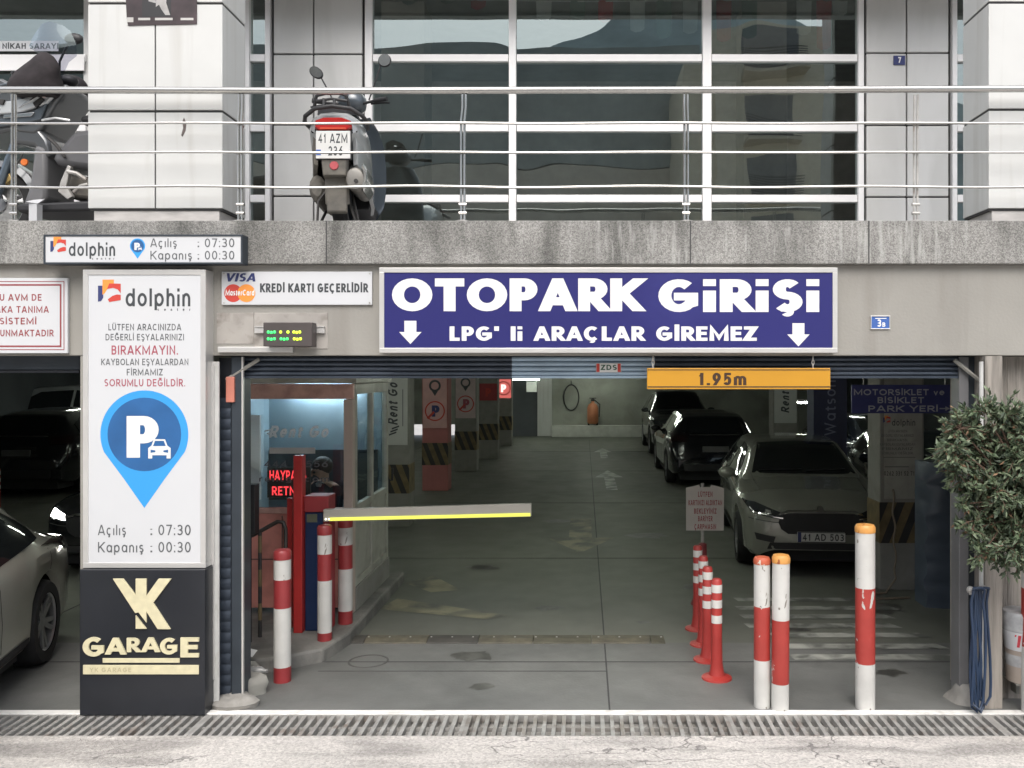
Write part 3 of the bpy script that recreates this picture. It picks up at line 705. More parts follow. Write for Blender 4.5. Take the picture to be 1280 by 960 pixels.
for xs_ in (280,462):
    for ys_ in (342,378.5): sc_.lathe([(.006,0),(.005,-.004)], (px(xs_,yf),yf-.0005,pz(ys_,yf)), 8, 'y')
sc_.build('screws', STEELD, th)

# logo: abstract orange, red and navy tiles
def logo(th, x, y, w, Y, k=0):
    u = (px(1,Y)-px(0,Y))*w/30.
    Xp = lambda a, b: (px(x,Y)+a*u, pz(y,Y)-b*u)
    MB().flat([Xp(0,8),(Xp(7,8)),Xp(7,24),Xp(4,28.5),Xp(0,29)], Y-.0008).build('logo_tile', NAVY, th, smooth=0)
    MB().flat([Xp(6,0),Xp(21,0),Xp(21,6),Xp(15,8),Xp(9,18),Xp(6,20)], Y-.0012).build('logo_tile', ORNG, th, smooth=0)
    MB().flat([Xp(15,5),Xp(30,5.5),Xp(30,18),Xp(26,13),Xp(20,11),Xp(12,12.5)], Y-.0016).build('logo_tile', REDL, th, smooth=0)
    MB().flat([Xp(30,20),Xp(30,27),Xp(15,29.5),Xp(13,26),Xp(19,21.5),Xp(25,19.5)], Y-.0016).build('logo_tile', REDL, th, smooth=0)
def pin(th, x, y, w, Y, car=True):
    """Blue map pin with a white P and a small car; x,y = centre of the head, w = head width in photo pixels."""
    u = (px(1,Y)-px(0,Y))*w/110.
    cx, cz = px(x,Y), pz(y,Y)
    a0 = -24
    pts = [(cx+55*u*math.cos(R(a)), cz+55*u*math.sin(R(a))) for a in range(a0, 181-a0, 4)]
    bl = [(cx-55*u*math.cos(R(a0)), cz+55*u*math.sin(R(a0))), (cx-26*u, cz-55*u), (cx, cz-92*u), (cx+26*u, cz-55*u)]
    MB().flat(pts+bl[1:], Y-.0006).build('map_pin', SKYB, th, smooth=0)
    MB().flat([(cx+46*u*math.cos(t), cz+46*u*math.sin(t)) for t in [2*math.pi*k/48 for k in range(48)]], Y-.0012).build('map_pin_disc', MIDB, th, smooth=0)
    text(th, 'P', cx-22*u, cz-29*u, 52*u, Y-.0018, WHITE2, w=40*u, wx=.26, wz=.22, align='l')
    if car:
        C = lambda a, b: (cx+(19+a)*u, cz+(-30+b)*u)
        MB().flat([C(-14,0),C(-9,0),C(-9,4),C(9,4),C(9,0),C(14,0),C(14,13),C(10,16),C(7,24),C(-7,24),C(-10,16),C(-14,13)], Y-.0026).build('car_symbol', WHITE2, th, smooth=0)
        MB().flat([C(-8,15.5),C(8,15.5),C(5.5,22),C(-5.5,22)], Y-.0032).flat([C(-11,7),C(-5,8),C(-5,10),C(-11,11)], Y-.0032).flat([C(11,7),C(5,8),C(5,10),C(11,11)], Y-.0032).build('car_symbol_detail', MIDB, th, smooth=0)

# hours sign on the slab edge
th, yf, (X0,X1,Z0,Z1) = board('hours_sign', 'narrow white sign with parking logo and opening hours fixed to the terrace edge', 54, 303, 293, 330, .1, WHITE, GUIDE, .012, yb=0.)
u = px(1,yf)-px(0,yf)
logo(th, 63, 296, 19.5, yf)
text(th, 'dolphin', px(86,yf), pz(320,yf), 17*u, yf, CHAR, w=58*u, wx=.155, gap=.17, align='l')
text(th, 'center', px(115,yf), pz(324.6,yf), 2.8*u, yf, GREYT, w=28*u, wx=.2, gap=.9, align='l')
pin(th, 172, 307.5, 19, yf)
text(th, 'Açılış', px(188,yf), pz(309,yf), 11*u, yf, GREYT, w=33*u, wx=.13, align='l')
text(th, 'Kapanış', px(188,yf), pz(324.5,yf), 11*u, yf, GREYT, w=52*u, wx=.13, align='l')
for y_, t_ in ((309,'07:30'),(324.5,'00:30')):
    text(th, ':', px(247,yf), pz(y_,yf), 10*u, yf, GREYT, wx=.2, align='l')
    text(th, t_, px(256,yf), pz(y_,yf), 11*u, yf, GREYT, w=37*u, wx=.13, align='l')

# tall white light box on the pier
th, yf, (X0,X1,Z0,Z1) = board('parking_sign', 'tall white pillar sign with blue map pin, P symbol and opening hours', 103.5, 257, 337, 710, .13, WHITE, ALU, .035, yb=.06)
u = px(1,yf)-px(0,yf)
logo(th, 122.5, 349.5, 28.5, yf)
text(th, 'dolphin', px(157,yf), pz(383,yf), 22.5*u, yf, CHAR, w=81*u, wx=.155, gap=.17, align='l')
text(th, 'center', px(197,yf), pz(388.5,yf), 3.4*u, yf, GREYT, w=41*u, wx=.22, gap=1.5, align='l')
for y_, t_, w_, h_, m_ in ((413,'LÜTFEN ARACINIZDA',91,8.2,GREYT),(425.5,'DEĞERLİ EŞYALARINIZI',98,8.2,GREYT),(443.3,'BIRAKMAYIN.',83,11.5,RASP),(456.5,'KAYBOLAN EŞYALARDAN',109,8.2,GREYT),(469.3,'FİRMAMIZ',45,8.2,GREYT),(483,'SORUMLU DEĞİLDİR.',101,9.2,RASP)):
    text(th, t_, px(181,yf), pz(y_,yf), h_*u, yf, m_, w=w_*u, wx=.155, gap=.2, space=.4)
pin(th, 180.5, 543, 110, yf)
for y_, a_, w_, t_ in ((669,'Açılış',35,'07:30'),(690.5,'Kapanış',57,'00:30')):
    text(th, a_, px(122.5,yf), pz(y_,yf), 13*u, yf, GREYT, w=w_*u, wx=.135, align='l')
    text(th, ':', px(188,yf), pz(y_,yf), 12*u, yf, GREYT, wx=.2, align='l')
    text(th, t_, px(198,yf), pz(y_,yf), 13.2*u, yf, GREYT, w=40.5*u, wx=.135, align='l')

# black box below it
Yk = -.10
X0, X1 = px(99.5,Yk), px(256,Yk)
th = thing('garage_sign', 'black floor-standing box with raised cream letters YK GARAGE', 'sign', ((X0+X1)/2, .05, 0))
MB().box(X0, X1, Yk, .056, .004, pz(712,Yk)).build('box', BLACKB, th, smooth=0, bevel=.004)
u = px(1,Yk)-px(0,Yk)
P_ = lambda a, b: (px(a,Yk), pz(b,Yk))
MB().prism([P_(142,723),P_(155,723),P_(170.5,743),P_(170.5,723),P_(184,723),P_(184,744),P_(199,723),P_(215,723),P_(192.5,753),P_(214,786),P_(198,786),P_(184,764),P_(184,778),P_(174,765),P_(170,766)], Yk-.012, Yk-.0005).prism([P_(170.5,768.5),P_(184,785.5),P_(170.5,785.5)], Yk-.012, Yk-.0005).build('raised_monogram', CREAM, th, smooth=0, bevel=.0015)
mbt = MB()
for ch, xa, w_, yb_, h_ in (('G',104.5,27,820,24),('A',133,25,817.5,20.5),('R',159.5,16,814.5,17.5),('A',178,22.5,814.5,18),('G',201,22,817.5,20.5),('E',226.5,23,821,24.5)):
    text(None, ch, px(xa,Yk), pz(yb_,Yk), h_*u, Yk-.0005, CREAM, w=w_*u, wx=.30, wz=.2, align='l', depth=.012, xs=1.3, mb=mbt)
mbt.build('raised_letters', CREAM, th, smooth=0)
MB().box(px(129,Yk), px(225,Yk), Yk-.008, Yk-.0005, pz(828,Yk), pz(822.5,Yk)).box(px(104.5,Yk), px(249,Yk), Yk-.008, Yk-.0005, pz(842.5,Yk), pz(831,Yk)).build('raised_bars', CREAM, th, smooth=0, bevel=.001)
text(th, 'YK GARAGE', px(113,Yk), pz(839.5,Yk), 5.5*u, Yk-.0085, mat('faint_lettering', (.46,.41,.26), .5), w=52*u, wx=.16, gap=.3, align='l')

# number plate recognition notice at the left edge
th, yf, (X0,X1,Z0,Z1) = board('notice_board', 'white notice with double dark red border reading PLAKA TANIMA SİSTEMİ', -66, 84.5, 347.5, 441.5, .025, WHITE)
u = px(1,yf)-px(0,yf)
bd = MB()
for a, t_ in ((.022,.005),(.042,.011)):
    bd.box(X0+a, X1-a, yf-.0012, yf-.0004, Z0+a, Z0+a+t_).box(X0+a, X1-a, yf-.0012, yf-.0004, Z1-a-t_, Z1-a).box(X0+a, X0+a+t_, yf-.0012, yf-.0004, Z0+a+t_, Z1-a-t_).box(X1-a-t_, X1-a, yf-.0012, yf-.0004, Z0+a+t_, Z1-a-t_)
bd.build('border', DKRED, th, smooth=0)
for y_, t_, xr in ((376,'BU AVM DE',52),(391,'PLAKA TANIMA',61),(405.5,'SİSTEMİ',45.5),(420.5,'BULUNMAKTADIR',67)):
    text(th, t_, px(xr,yf), pz(y_,yf), 8.4*u, yf, DKRED, w=len(t_)*6.55*u, wx=.17, gap=.2, align='r')

# LED status display on its white bar
Yl = -.08
dsp = thing('led_display', 'dark box with lit green and yellow segments on a white bar', 'display', (px(360,Yl), YS, pz(433,Yl)))
MB().box(px(320,YS), px(407,YS), YS-.03, YS-.001, pz(416.5,YS), pz(410.5,YS)).box(px(320,YS), px(407,YS), YS-.03, YS-.001, pz(409.5,YS), pz(408,YS)).build('mounting_bar', ALU, dsp, smooth=0)
MB().box(px(329,Yl), px(390,Yl), Yl, YS-.031, pz(433,Yl), pz(403,Yl)).build('housing', mat('brown_housing', (.06,.05,.048), .5), dsp, smooth=0, bevel=.004)
u = px(1,Yl)-px(0,Yl)
LG, LY = emit_mat('led_green', (.03,.75,.12), 1.6), emit_mat('led_yellow', (.55,.8,.03), 1.6)
for x, y, w_, m_ in ((333.5,415.5,11.5,LG),(348.5,415.5,4.6,LY),(357.5,415.5,5,LY),(365.5,415.5,11,LY),(333.5,424,11.5,LG),(349.5,424,11.5,LG),(366,424,11.5,LY)):
    g = MB(); n_ = max(1, int(w_/2.9))
    for i in range(n_): g.sphere((px(x,Yl)+(i+.5)*w_*u/n_, Yl-.001, pz(y,Yl)+(.5*u if i in (0, n_-1) else 0)), (1.8*u,.006,2.*u), 8, 6)
    g.build('segment', m_, dsp)
solo(MB().box(px(272,.02), px(366,.02), .02, .053, pz(440.5,.02), pz(433.5,.02)), 'cable_trunking', ALU, 'short white cable trunking under the fascia beside the green display', 'trunking', (px(320,.02), .05, pz(440.5,.02)), smooth=0, bevel=.003)
# rendered patch round the display
MB().box(px(318,YS), px(410,YS), YS-.006, YS+.002, pz(436,YS), pz(391,YS)).box(px(271,YS), px(318,YS)-.004, YS-.004, YS+.002, pz(430,YS), pz(391,YS)).build('render_patch', mat('grey_patch', (.33,.31,.285), .85, var=.12, scale=5, dirt_or_sheen=(.17,.15,.13), damt=.7, dscale=8, lo=.5, hi=.66), bld, smooth=0, bevel=.003)

# small number plates
th, yf, _ = board('house_number', 'small blue house number plate 3B on the fascia', 1088.5, 1113, 394.5, 411.5, .012, mat('enamel_blue', (.06,.13,.38), .25), ALU, .006)
text(th, '3', px(1096.5,yf), pz(408.5,yf), .052, yf, WHITE2, w=.028, wx=.2, align='l'); text(th, 'B', px(1103,yf), pz(408.5,yf), .03, yf, WHITE2, w=.02, wx=.2, align='l')
MB().box(px(1094,yf), px(1108,yf), yf-.001, yf-.0003, pz(398.5,yf), pz(397.5,yf)).build('small_print', WHITE2, th, smooth=0)
th, yf, _ = board('panel_number', 'tiny navy number plate 7 on the upper grey panel', 1117, 1131.5, 69.5, 81, .01, NAVY, yb=YG-.03)
text(th, '7', px(1124.5,yf), pz(78.5,yf), .055, yf, WHITE2, w=.028, wx=.22)

MB().prism([(px(a,YC-.002),pz(b,YC-.002)) for a, b in ((230,147),(233,154),(232,163),(228,171),(226.5,169),(229,160),(228,152))], YC-.003, YC-.0005).build('scuff_mark', mat('scuff_brown', (.10,.08,.075), .8, var=.4, scale=40), bld, smooth=0)
# torn poster on the left column
Yq = YC-.004
th = thing('poster', 'torn dark poster taped high on the white column', 'poster', (px(200,Yq), YC, pz(31,Yq)))
c_ = [(154.5,-60),(246.5,-60),(246,30),(232,30.5),(200,31),(160,32),(158.5,22)]
MB().prism([(px(a,Yq),pz(b,Yq)) for a, b in c_], Yq-.002, Yq+.003).build('sheet', mat('poster_print', (.035,.022,.025), .5, var=.5, scale=6), th, smooth=0)
MB().flat([(px(a,Yq),pz(b,Yq)) for a, b in ((178,-60),(214,-60),(214,21),(178,21))], Yq-.0026).build('print_panel', mat('poster_dark_grey', (.02,.02,.022), .5), th, smooth=0)
MB().flat([(px(a,Yq),pz(b,Yq)) for a, b in ((181,-40),(193,-40),(195,4),(186,2))], Yq-.0032).flat([(px(a,Yq),pz(b,Yq)) for a, b in ((197,-40),(211,-40),(208,4),(213,19),(207,19),(202,12),(199,6),(195,9))], Yq-.0032).build('print_figure', mat('poster_pale_grey', (.33,.32,.31), .5, var=.3, scale=14), th, smooth=0)
u = px(1,Yq)-px(0,Yq)
fp = MB()
for a, b in ((173,188),(194,216),(226,242)): fp.box(px(a,Yq), px(b,Yq), Yq-.0036, Yq-.0024, pz(25.5,Yq), pz(22.5,Yq))
fp.box(px(159,Yq), px(167,Yq), Yq-.0036, Yq-.0024, pz(28,Yq), pz(22,Yq)).build('print_lines', mat('poster_line', (.45,.44,.42), .5), th, smooth=0)

# banner and red print behind the left glazing
Yb = YG-.06
th, yf, _ = board('wedding_banner', 'white strip banner reading NİKAH SARAYI behind the left motorbike', -60, 73, 51, 64, .006, WHITE, yb=Yb)
text(th, 'NİKAH SARAYI', px(3,yf), pz(61,yf), 7*(px(1,yf)-px(0,yf)), yf, CHAR, w=70*(px(1,yf)-px(0,yf)), wx=.2, gap=.16, align='l')

# ------------------------------------------------------------------ roller shutter of the entrance
sh = thing('roller_shutter', 'rolled up dark metal shutter with side guides across the garage entrance', 'roller shutter', (0, .3, 0))
Yh = .20
XA, XB = px(289,Yh), px(1212,Yh)
hb = MB(); z = pz(470,Yh)
MB().box(XA, XB, Yh, Yh+.03, z+.02, ZF+.2).build('shutter_box', GUIDE, sh, smooth=0)
def slats(xa, xb, m_):
    b = MB(); zz_ = z
    for i in range(4):
        b.tube([(xa,Yh-.008,zz_+.017+i*.034),(xb,Yh-.008,zz_+.017+i*.034)], .0165, 10)
    b.box(xa, xb, Yh-.028, Yh-.002, z-.016, z+.001)
    b.build('slat_curtain', m_, sh)
slats(XA+.02, px(640,Yh), SHUT); slats(px(640,Yh)+.001, px(818,Yh), SHUT_LIT); slats(px(818,Yh)+.001, XB-.02, SHUT)
# side guides
MB().box(px(289,.12), px(301.5,.12), .12, .30, .03, pz(446,.12)).build('guide', GUIDE, sh, smooth=0, bevel=.004)
MB().box(px(302,.12), px(304,.12), .118, .14, .03, pz(446,.12)).build('guide_edge', ALU, sh, smooth=0)
MB().box(px(1199,.16), px(1211,.16), .16, .3, .0, pz(446,.16)).build('guide', mat('grey_guide_paint', (.16,.16,.165), .5, .2, var=.1), sh, smooth=0, bevel=.004)
MB().box(px(1211.5,.17), px(1221,.17), .19, .3, 0, pz(446,.17)).build('guide', GUIDE, sh, smooth=0)
def sideslats(xa, xb, Y, z0, z1):
    b = MB(); zz_ = z0
    while zz_ < z1-.05:
        rg = []
        for a in range(7):
            t = math.pi*a/6
            rg.append((Y-.007*math.sin(t), zz_+.066*a/6))
        b.loft([[(xa,p[0],p[1]) for p in rg], [(xb,p[0],p[1]) for p in rg]], cap=False, closed=False)
        zz_ += .0745
    b.box(xa, xb, Y+.004, Y+.02, z0, z1)
    return b
sideslats(px(274.5,.14), px(288.6,.14), .14, .05, pz(498,.14)).build('folded_slats', SHUT, sh)
sideslats(px(1222,.2), px(1231,.2), .2, .05, pz(700,.2)).build('folded_slats', SHUT, sh)
MB().box(px(274,.15), px(289,.15), .15, .3, pz(498,.15), pz(447,.15)).build('end_cover', DARKM, sh, smooth=0)
for xa, za, xb, zb in ((281,475,322,449),(1226,475,1195,450)):
    MB().tube([(px(xa,.1),.13,pz(za,.1)),(px(xb,.1),.13,pz(zb,.1))], .014, 6).build('brace', CONC, sh)
# dark box of the left bay's shutter
sl = thing('roller_shutter', 'dark rolled shutter box over the left bay behind the notice', 'roller shutter', (-5, .3, 2.3))
MB().box(-7.2, px(100,.2), .2, .32, pz(463,.2), ZF+.1).build('shutter_box', GUIDE, sl, smooth=0, bevel=.01)
MB().box(-7.2, px(99.5,.2), .19, .23, pz(466,.2), pz(463.2,.2)).build('bottom_rail', DARKM, sl, smooth=0)
# white post beside the pier, concrete feet
po = thing('pier_post', 'chalky white metal post between the pillar sign and the shutter', 'post', (px(265,.06), .06, 0))
MB().box(px(258,.04), px(273.5,.04), .04, .062, 0, pz(452,.04)).build('post', WPOST, po, smooth=0, bevel=.006)
MB().box(px(263,.034), px(268,.034), .028, .0395, .2, pz(457,.034)).build('cover_strip', ALU, po, smooth=0)
def lump(c, r, seed, m_, name, label, squash=1.):
    q = random.Random(seed); b = MB().sphere((0,0,0), 1., 16, 10); v = []
    for p in b.V:
        k_ = 1+.22*math.sin(p[0]*3.1+seed)*math.cos(p[1]*2.7+seed*2)+.12*math.sin(p[2]*5+seed*3)+q.uniform(-.06,.06)
        v.append((c[0]+p[0]*r[0]*k_, c[1]+p[1]*r[1]*k_, max(0., c[2]+p[2]*r[2]*k_)))
    b.V = v
    return solo(b, name, m_, label, 'concrete lump', (c[0], c[1], 0), smooth=50)
lump((px(294,.12),.10,.0), (.15,.12,.085), 2, CONCW, 'concrete_footing', 'rounded pale concrete footing at the left shutter guide')
lump((px(1211,.14),.2,.0), (.13,.14,.10), 5, CONCW, 'concrete_footing', 'small rounded concrete footing at the right shutter guide')
lump((px(314,.32),.33,.03), (.10,.08,.12), 8, CONC, 'concrete_rubble', 'broken concrete chunk with a jagged edge beside the left guide')
lump((px(318,.6),.6,.03), (.09,.07,.09), 9, CONC, 'concrete_rubble', 'smaller concrete chunk behind the jagged one by the island kerb')
paper = MB().add([(px(305,.7),.68,.16),(px(318,.7),.66,.15),(px(322,.7),.70,.19),(px(308,.7),.72,.20)], [(0,1,2,3)])
solo(paper, 'paper_scrap', WHITE2, 'crumpled white paper scrap on the rubble by the left guide', 'litter', (px(312,.7),.68,.13), smooth=0)
bottle = MB().lathe([(.0,0),(.03,.004),(.033,.03),(.033,.15),(.014,.19),(.014,.21),(.0,.21)], (0,0,0), 12, 'x')
bottle.V = [(px(306,.5)+v[0]*.8, .5+v[1], .10+v[2]) for v in bottle.V]
solo(bottle, 'plastic_bottle', mat('clear_plastic', (.5,.5,.48), .12, trans=.5, var=0), 'clear plastic bottle lying on the rubble by the left guide', 'bottle', (px(306,.5), .5, .07))

# height limit board
Yb_ = .0
th = thing('height_limit_board', 'yellow board reading 1.95m hanging under the blue sign', 'sign', (px(923,Yb_), Yb_, pz(486,Yb_)))
X0, X1, Z0, Z1 = px(809,Yb_), px(1038,Yb_), pz(486.5,Yb_), pz(460,Yb_)
bdm = MB().box(X0, X1, Yb_, Yb_+.03, Z0, Z1)
bdm.build('board', AMBER, th, smooth=0, bevel=.003)
MB().box(X0+.003, X1-.003, Yb_-.0015, Yb_-.0004, Z0+.012, Z0+.020).box(X0+.003, X1-.003, Yb_-.0015, Yb_-.0004, Z1-.016, Z1-.010).build('edge_line', mat('dark_brown_line', (.06,.035,.015), .5), th, smooth=0)
u = px(1,Yb_)-px(0,Yb_)
text(th, '1.95m', px(873,Yb_), pz(481.5,Yb_), 15.5*u, Yb_, mat('dark_brown_letters', (.045,.02,.008), .5), w=60*u, wx=.24, wz=.19, gap=.17, align='l')
for xc in (816.5, 1017):
    c = MB()
    for i in range(3):
        c.tube([(px(xc,Yb_)+.009*math.cos(t)*(1 if i % 2 else .4), Yb_+.015+.009*math.cos(t)*(.4 if i % 2 else 1), Z1+.012+i*.026+.017*math.sin(t)) for t in [2*math.pi*k/10 for k in range(10)]], .0032, 6, closed=True)
    c.build('chain', STEELD, th)
# door maker label on the curtain
th, yf, _ = board('maker_label', 'small white label with red ends reading ZDS on the shutter', 745, 776.5, 454, 465.5, .004, PLATE, yb=Yh-.027)
u = px(1,yf)-px(0,yf)
text(th, 'ZDS', px(761,yf), pz(462.5,yf), 6.6*u, yf, mat('print_dark_green', (.02,.08,.05), .5), w=20*u, wx=.24, wz=.2, gap=.2, xs=1.2)
for xa in (745.5, 772): MB().flat([(px(xa,yf),pz(465,yf)),(px(xa+4,yf),pz(465,yf)),(px(xa+4,yf),pz(454.5,yf)),(px(xa,yf),pz(454.5,yf))], yf-.001).build('red_end', REDL, th, smooth=0)
solo(MB().box(px(282,.1), px(292.5,.1), .1, .16, pz(503,.1), pz(471,.1)), 'alarm_box', mat('coral_plastic', (.5,.18,.13), .45), 'small coral red alarm box at the top of the left guide', 'alarm box', (px(287,.1), .16, pz(503,.1)), smooth=0, bevel=.006)
# ------------------------------------------------------------------ garage interior
ZC = 2.75
structure(MB().box(-18, 13, .32, 26.2, ZC, ZB+.09), 'garage_ceiling', GCEIL, smooth=0)
YBK = 25.7
rw = thing('rear_wall', 'grey wall at the far end of the garage with an added low daylight slot', 'wall', (0, YBK, 0))
xs0, xs1 = px(503,YBK), px(602,YBK)  # low slot added to stand for the bright patch on the far floor
MB().box(-18, xs0, YBK, YBK+.3, 0, ZC).box(xs1, px(640,YBK), YBK, YBK+.3, 0, ZC).box(px(672,YBK), 13, YBK, YBK+.3, 0, ZC).box(xs0, xs1, YBK, YBK+.3, .42, ZC).build('wall_face', GWALL, rw, smooth=0)
MB().box(px(640,YBK)-.01, px(672,YBK)+.01, YBK-.03, YBK+.3, 0, ZC).build('dark_door', GDARK, rw, smooth=0)
MB().box(px(672,YBK), px(690,YBK), YBK-.12, YBK-.002, .004, ZC).build('white_pilaster', CLAD, rw, smooth=0)
MB().box(px(690.5,YBK), px(812,YBK), YBK-.55, YBK-.002, .004, .40).build('ledge', mat('white_ledge_paint', (.6,.6,.56), .6, var=.1), rw, smooth=0, bevel=.01)
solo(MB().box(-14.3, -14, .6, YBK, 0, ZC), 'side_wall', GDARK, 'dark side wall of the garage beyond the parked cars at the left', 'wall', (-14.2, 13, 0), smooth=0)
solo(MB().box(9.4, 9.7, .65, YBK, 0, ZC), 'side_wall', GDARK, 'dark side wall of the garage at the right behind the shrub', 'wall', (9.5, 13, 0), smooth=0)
# fire extinguisher trolley and cable wheel on the far ledge
fx, fy, fz = px(741,YBK-.3), YBK-.32, .405
t = thing('fire_extinguisher', 'orange wheeled fire extinguisher standing on the pale ledge', 'extinguisher', (fx, fy, fz))
MB().lathe([(.0,.06),(.17,.06),(.2,.12),(.2,.62),(.15,.74),(.06,.80),(.06,.86),(0,.86)], (fx,fy,fz), 20).build('cylinder', mat('faded_orange', (.52,.20,.10), .45), t)
MB().lathe([(.05,.86),(.07,.9),(.03,.98),(0,.98)], (fx,fy,fz), 12).tube([(fx-.12,fy,fz+.97),(fx+.12,fy,fz+.97)], .015, 8).tube([(fx+.03,fy-.05,fz+.93),(fx+.25,fy-.08,fz+.75),(fx+.22,fy-.1,fz+.3)], .018, 8).build('valve', PLAST, t)
for sx in (-1, 1): MB().lathe([(.0,-.03),(.085,-.03),(.085,.03),(0,.03)], (fx+sx*.15,fy,fz+.085), 16, 'x').build('wheel', RUBBER, t)
cx_, cz_ = px(714,YBK-.1), pz(497,YBK-.1)
solo(MB().tube([(cx_+.27*math.cos(a), YBK-.04, cz_+.46*math.sin(a)) for a in [2*math.pi*k/28 for k in range(28)]], .022, 8, closed=True).tube([(cx_,YBK-.02,cz_+.46),(cx_,YBK-.02,cz_+.6)], .012, 6), 'cable_loop', PLAST, 'black cable loop hanging on the far grey wall above the ledge', 'cable', (cx_, YBK, cz_-.46))

# pillars
HAZ = [('a', YEL), ('b', BLK)]
def pillar(x, Y, w, d, label, m=CONC, stripes=True, lean=1):
    th = thing('concrete_pillar', label, 'pillar', (x, Y, 0), 'concrete pillars in the garage')
    MB().box(x-w/2, x+w/2, Y-d/2, Y+d/2, 0, ZC).build('shaft', m, th, smooth=0, bevel=.012)
    z0, z1 = .50, .93
    if stripes:
        b = MB()
        e = .004
        b.box(x-w/2-e, x+w/2+e, Y-d/2-e, Y+d/2+e, z0, z1, 0)
        n = 5; p = w/2.6
        f = MB()
        for i in range(-2, n):
            xa = x-w/2+i*p; sl_ = lean*.17
            pts = [(xa, z1), (xa+p*.48, z1), (xa+p*.48+sl_, z0), (xa+sl_, z0)]
            lo, hi = x-w/2-e, x+w/2+e
            # clip the slanted band to the face
            def clip(P, lim, keep):
                o_ = []
                for k in range(len(P)):
                    a, c = P[k], P[(k+1) % len(P)]
                    ia, ic = keep(a[0]), keep(c[0])
                    if ia: o_.append(a)
                    if ia != ic:
                        tt = (lim-a[0])/(c[0]-a[0]); o_.append((lim, a[1]+tt*(c[1]-a[1])))
                return o_
            pts = clip(pts, lo, lambda v: v >= lo); 
            if len(pts) > 2: pts = clip(pts, hi, lambda v: v <= hi)
            if len(pts) > 2: f.flat(pts, Y-d/2-e-.0015)
        o = b.build('hazard_band', YEL, th, smooth=0)
        f.build('black_stripes', BLK, o, smooth=0)
    return th
W1 = CONC
pillar(px(492,7.1), 7.3, .46, .42, 'pillar with a lengthwise car rental board just behind the booth', W1)
PINKC = mat('pillar_red_wash', (.42,.16,.15), .8, var=.1, scale=3)
pillar(-2.89, 11.3, .5, .45, 'reddish pillar with a large no parking disc, nearest of its row', PINKC)
pillar(-2.74, 14.6, .5, .45, 'pillar with a no parking disc, second along the left row', W1)
pillar(-2.54, 17.6, .5, .45, 'pillar with a small dark red board, third along the left row', W1)
pillar(-2.50, 21.6, .5, .45, 'pillar with a glowing red parking board, farthest along the left row', W1)
pillar(3.36, 3.5, .47, .4, 'pillar with a tall white notice beside the pale hatchback', CONC, lean=-1)
pillar(3.72, 7.5, .5, .4, 'pillar wrapped in a dark blue banner behind the pale hatchback', mat('navy_pillar', (.03,.035,.075), .6), stripes=False)
pillar(3.98, 11.6, .48, .42, 'pillar with a rental board behind the black car', CONC)
pillar(8.2, 9.5, .5, .42, 'bare pillar in the dark right aisle', CONC, stripes=False)
pillar(-12.2, 7.2, .5, .42, 'bare pillar in the left bay behind the silver car', CONC, stripes=False)

def ppanel(name, label, x, w, z0, z1, y, m, cat='sign'):
    th = thing(name, label, cat, (x, y, z0))
    MB().box(x-w/2, x+w/2, y-.012, y-.0015, z0, z1).build('panel', m, th, smooth=0)
    return th, y-.012
PW = mat('pillar_board_white', (.52,.53,.50), .45, var=.05)
# rental boards
yp = 7.3-.21-.002
th, yf = ppanel('rental_board', 'upright white rental board on the pillar behind the booth', px(492,7.1), .42, 1.22, 2.28, yp, PW)
text(th, 'Rent Go', px(497,yf), 1.52, .15, yf, CHAR, w=.62, wx=.2, shear=.25, rot=1, align='l'); MB().box(px(503,yf), px(504,yf), yf-.001, yf-.0002, 1.5, 2.05).build('small_print', GREYT, th, smooth=0)
for i in range(3): MB().flat([(px(488,yf)+.02*i-.02,1.36+.045*i),(px(488,yf)+.02*i+.09,1.40+.045*i),(px(488,yf)+.02*i+.09,1.425+.045*i),(px(488,yf)+.02*i-.02,1.385+.045*i)], yf-.001).build('logo_stroke', CHAR, th, smooth=0)
yp = 11.6-.21-.002
th, yf = ppanel('rental_board', 'upright grey rental board on the pillar behind the black car', 3.98, .44, 1.3, 2.4, yp, PW)
text(th, 'Rent Go', 4.05, 1.5, .16, yf, CHAR, w=.75, wx=.2, shear=.25, rot=1, align='l')
# no parking boards
def nopark(x, Y, z0, label, m, k=1., mp=NAVY):
    yp = Y-.225-.006
    th, yf = ppanel('parking_board', label, x, .46, z0, z0+1.02*k, yp, m)
    cz = z0+.33*k
    MB().lathe([(.195,0),(.195,-.003),(.17,-.003),(.17,0)], (x,yf-.0005,cz), 36, 'y', cap=False).build('red_ring', REDL, th, smooth=0)
    text(th, 'P', x-.06, cz-.11, .22, yf, mp, w=.15, wx=.28, wz=.22, align='l')
    a = R(45)
    MB().flat([(x-.16,cz-.13),(x-.13,cz-.16),(x+.0,cz-.03),(x-.03,cz+.0)], yf-.002).build('red_slash', REDL, th, smooth=0)
    cz2 = z0+.82*k
    MB().lathe([(.115,0),(.115,-.003),(.075,-.003),(.075,0)], (x,yf-.0005,cz2), 28, 'y', cap=False).flat([(x-.06,cz2-.10),(x+.06,cz2-.10),(x,cz2-.2)], yf-.002).build('pin_symbol', CHAR, th, smooth=0)
    return th
nopark(-2.89, 11.3, 1.22, 'faded pink no parking board on the nearest pillar of the left row', mat('board_faded_pink', (.60,.36,.34), .6))
nopark(-2.74, 14.6, 1.24, 'no parking board with a purple P on the second pillar of the left row', mat('board_pale_pink', (.60,.48,.47), .6), mp=RASP)
yp = 17.6-.232
th, yf = ppanel('parking_board', 'dark red parking board on the third pillar of the left row', -2.54, .46, 1.55, 2.0, yp, mat('board_dark_red', (.34,.035,.04), .5))
text(th, 'P', -2.54, 1.66, .22, yf, REDL, w=.15, wx=.26)
yp = 21.6-.232
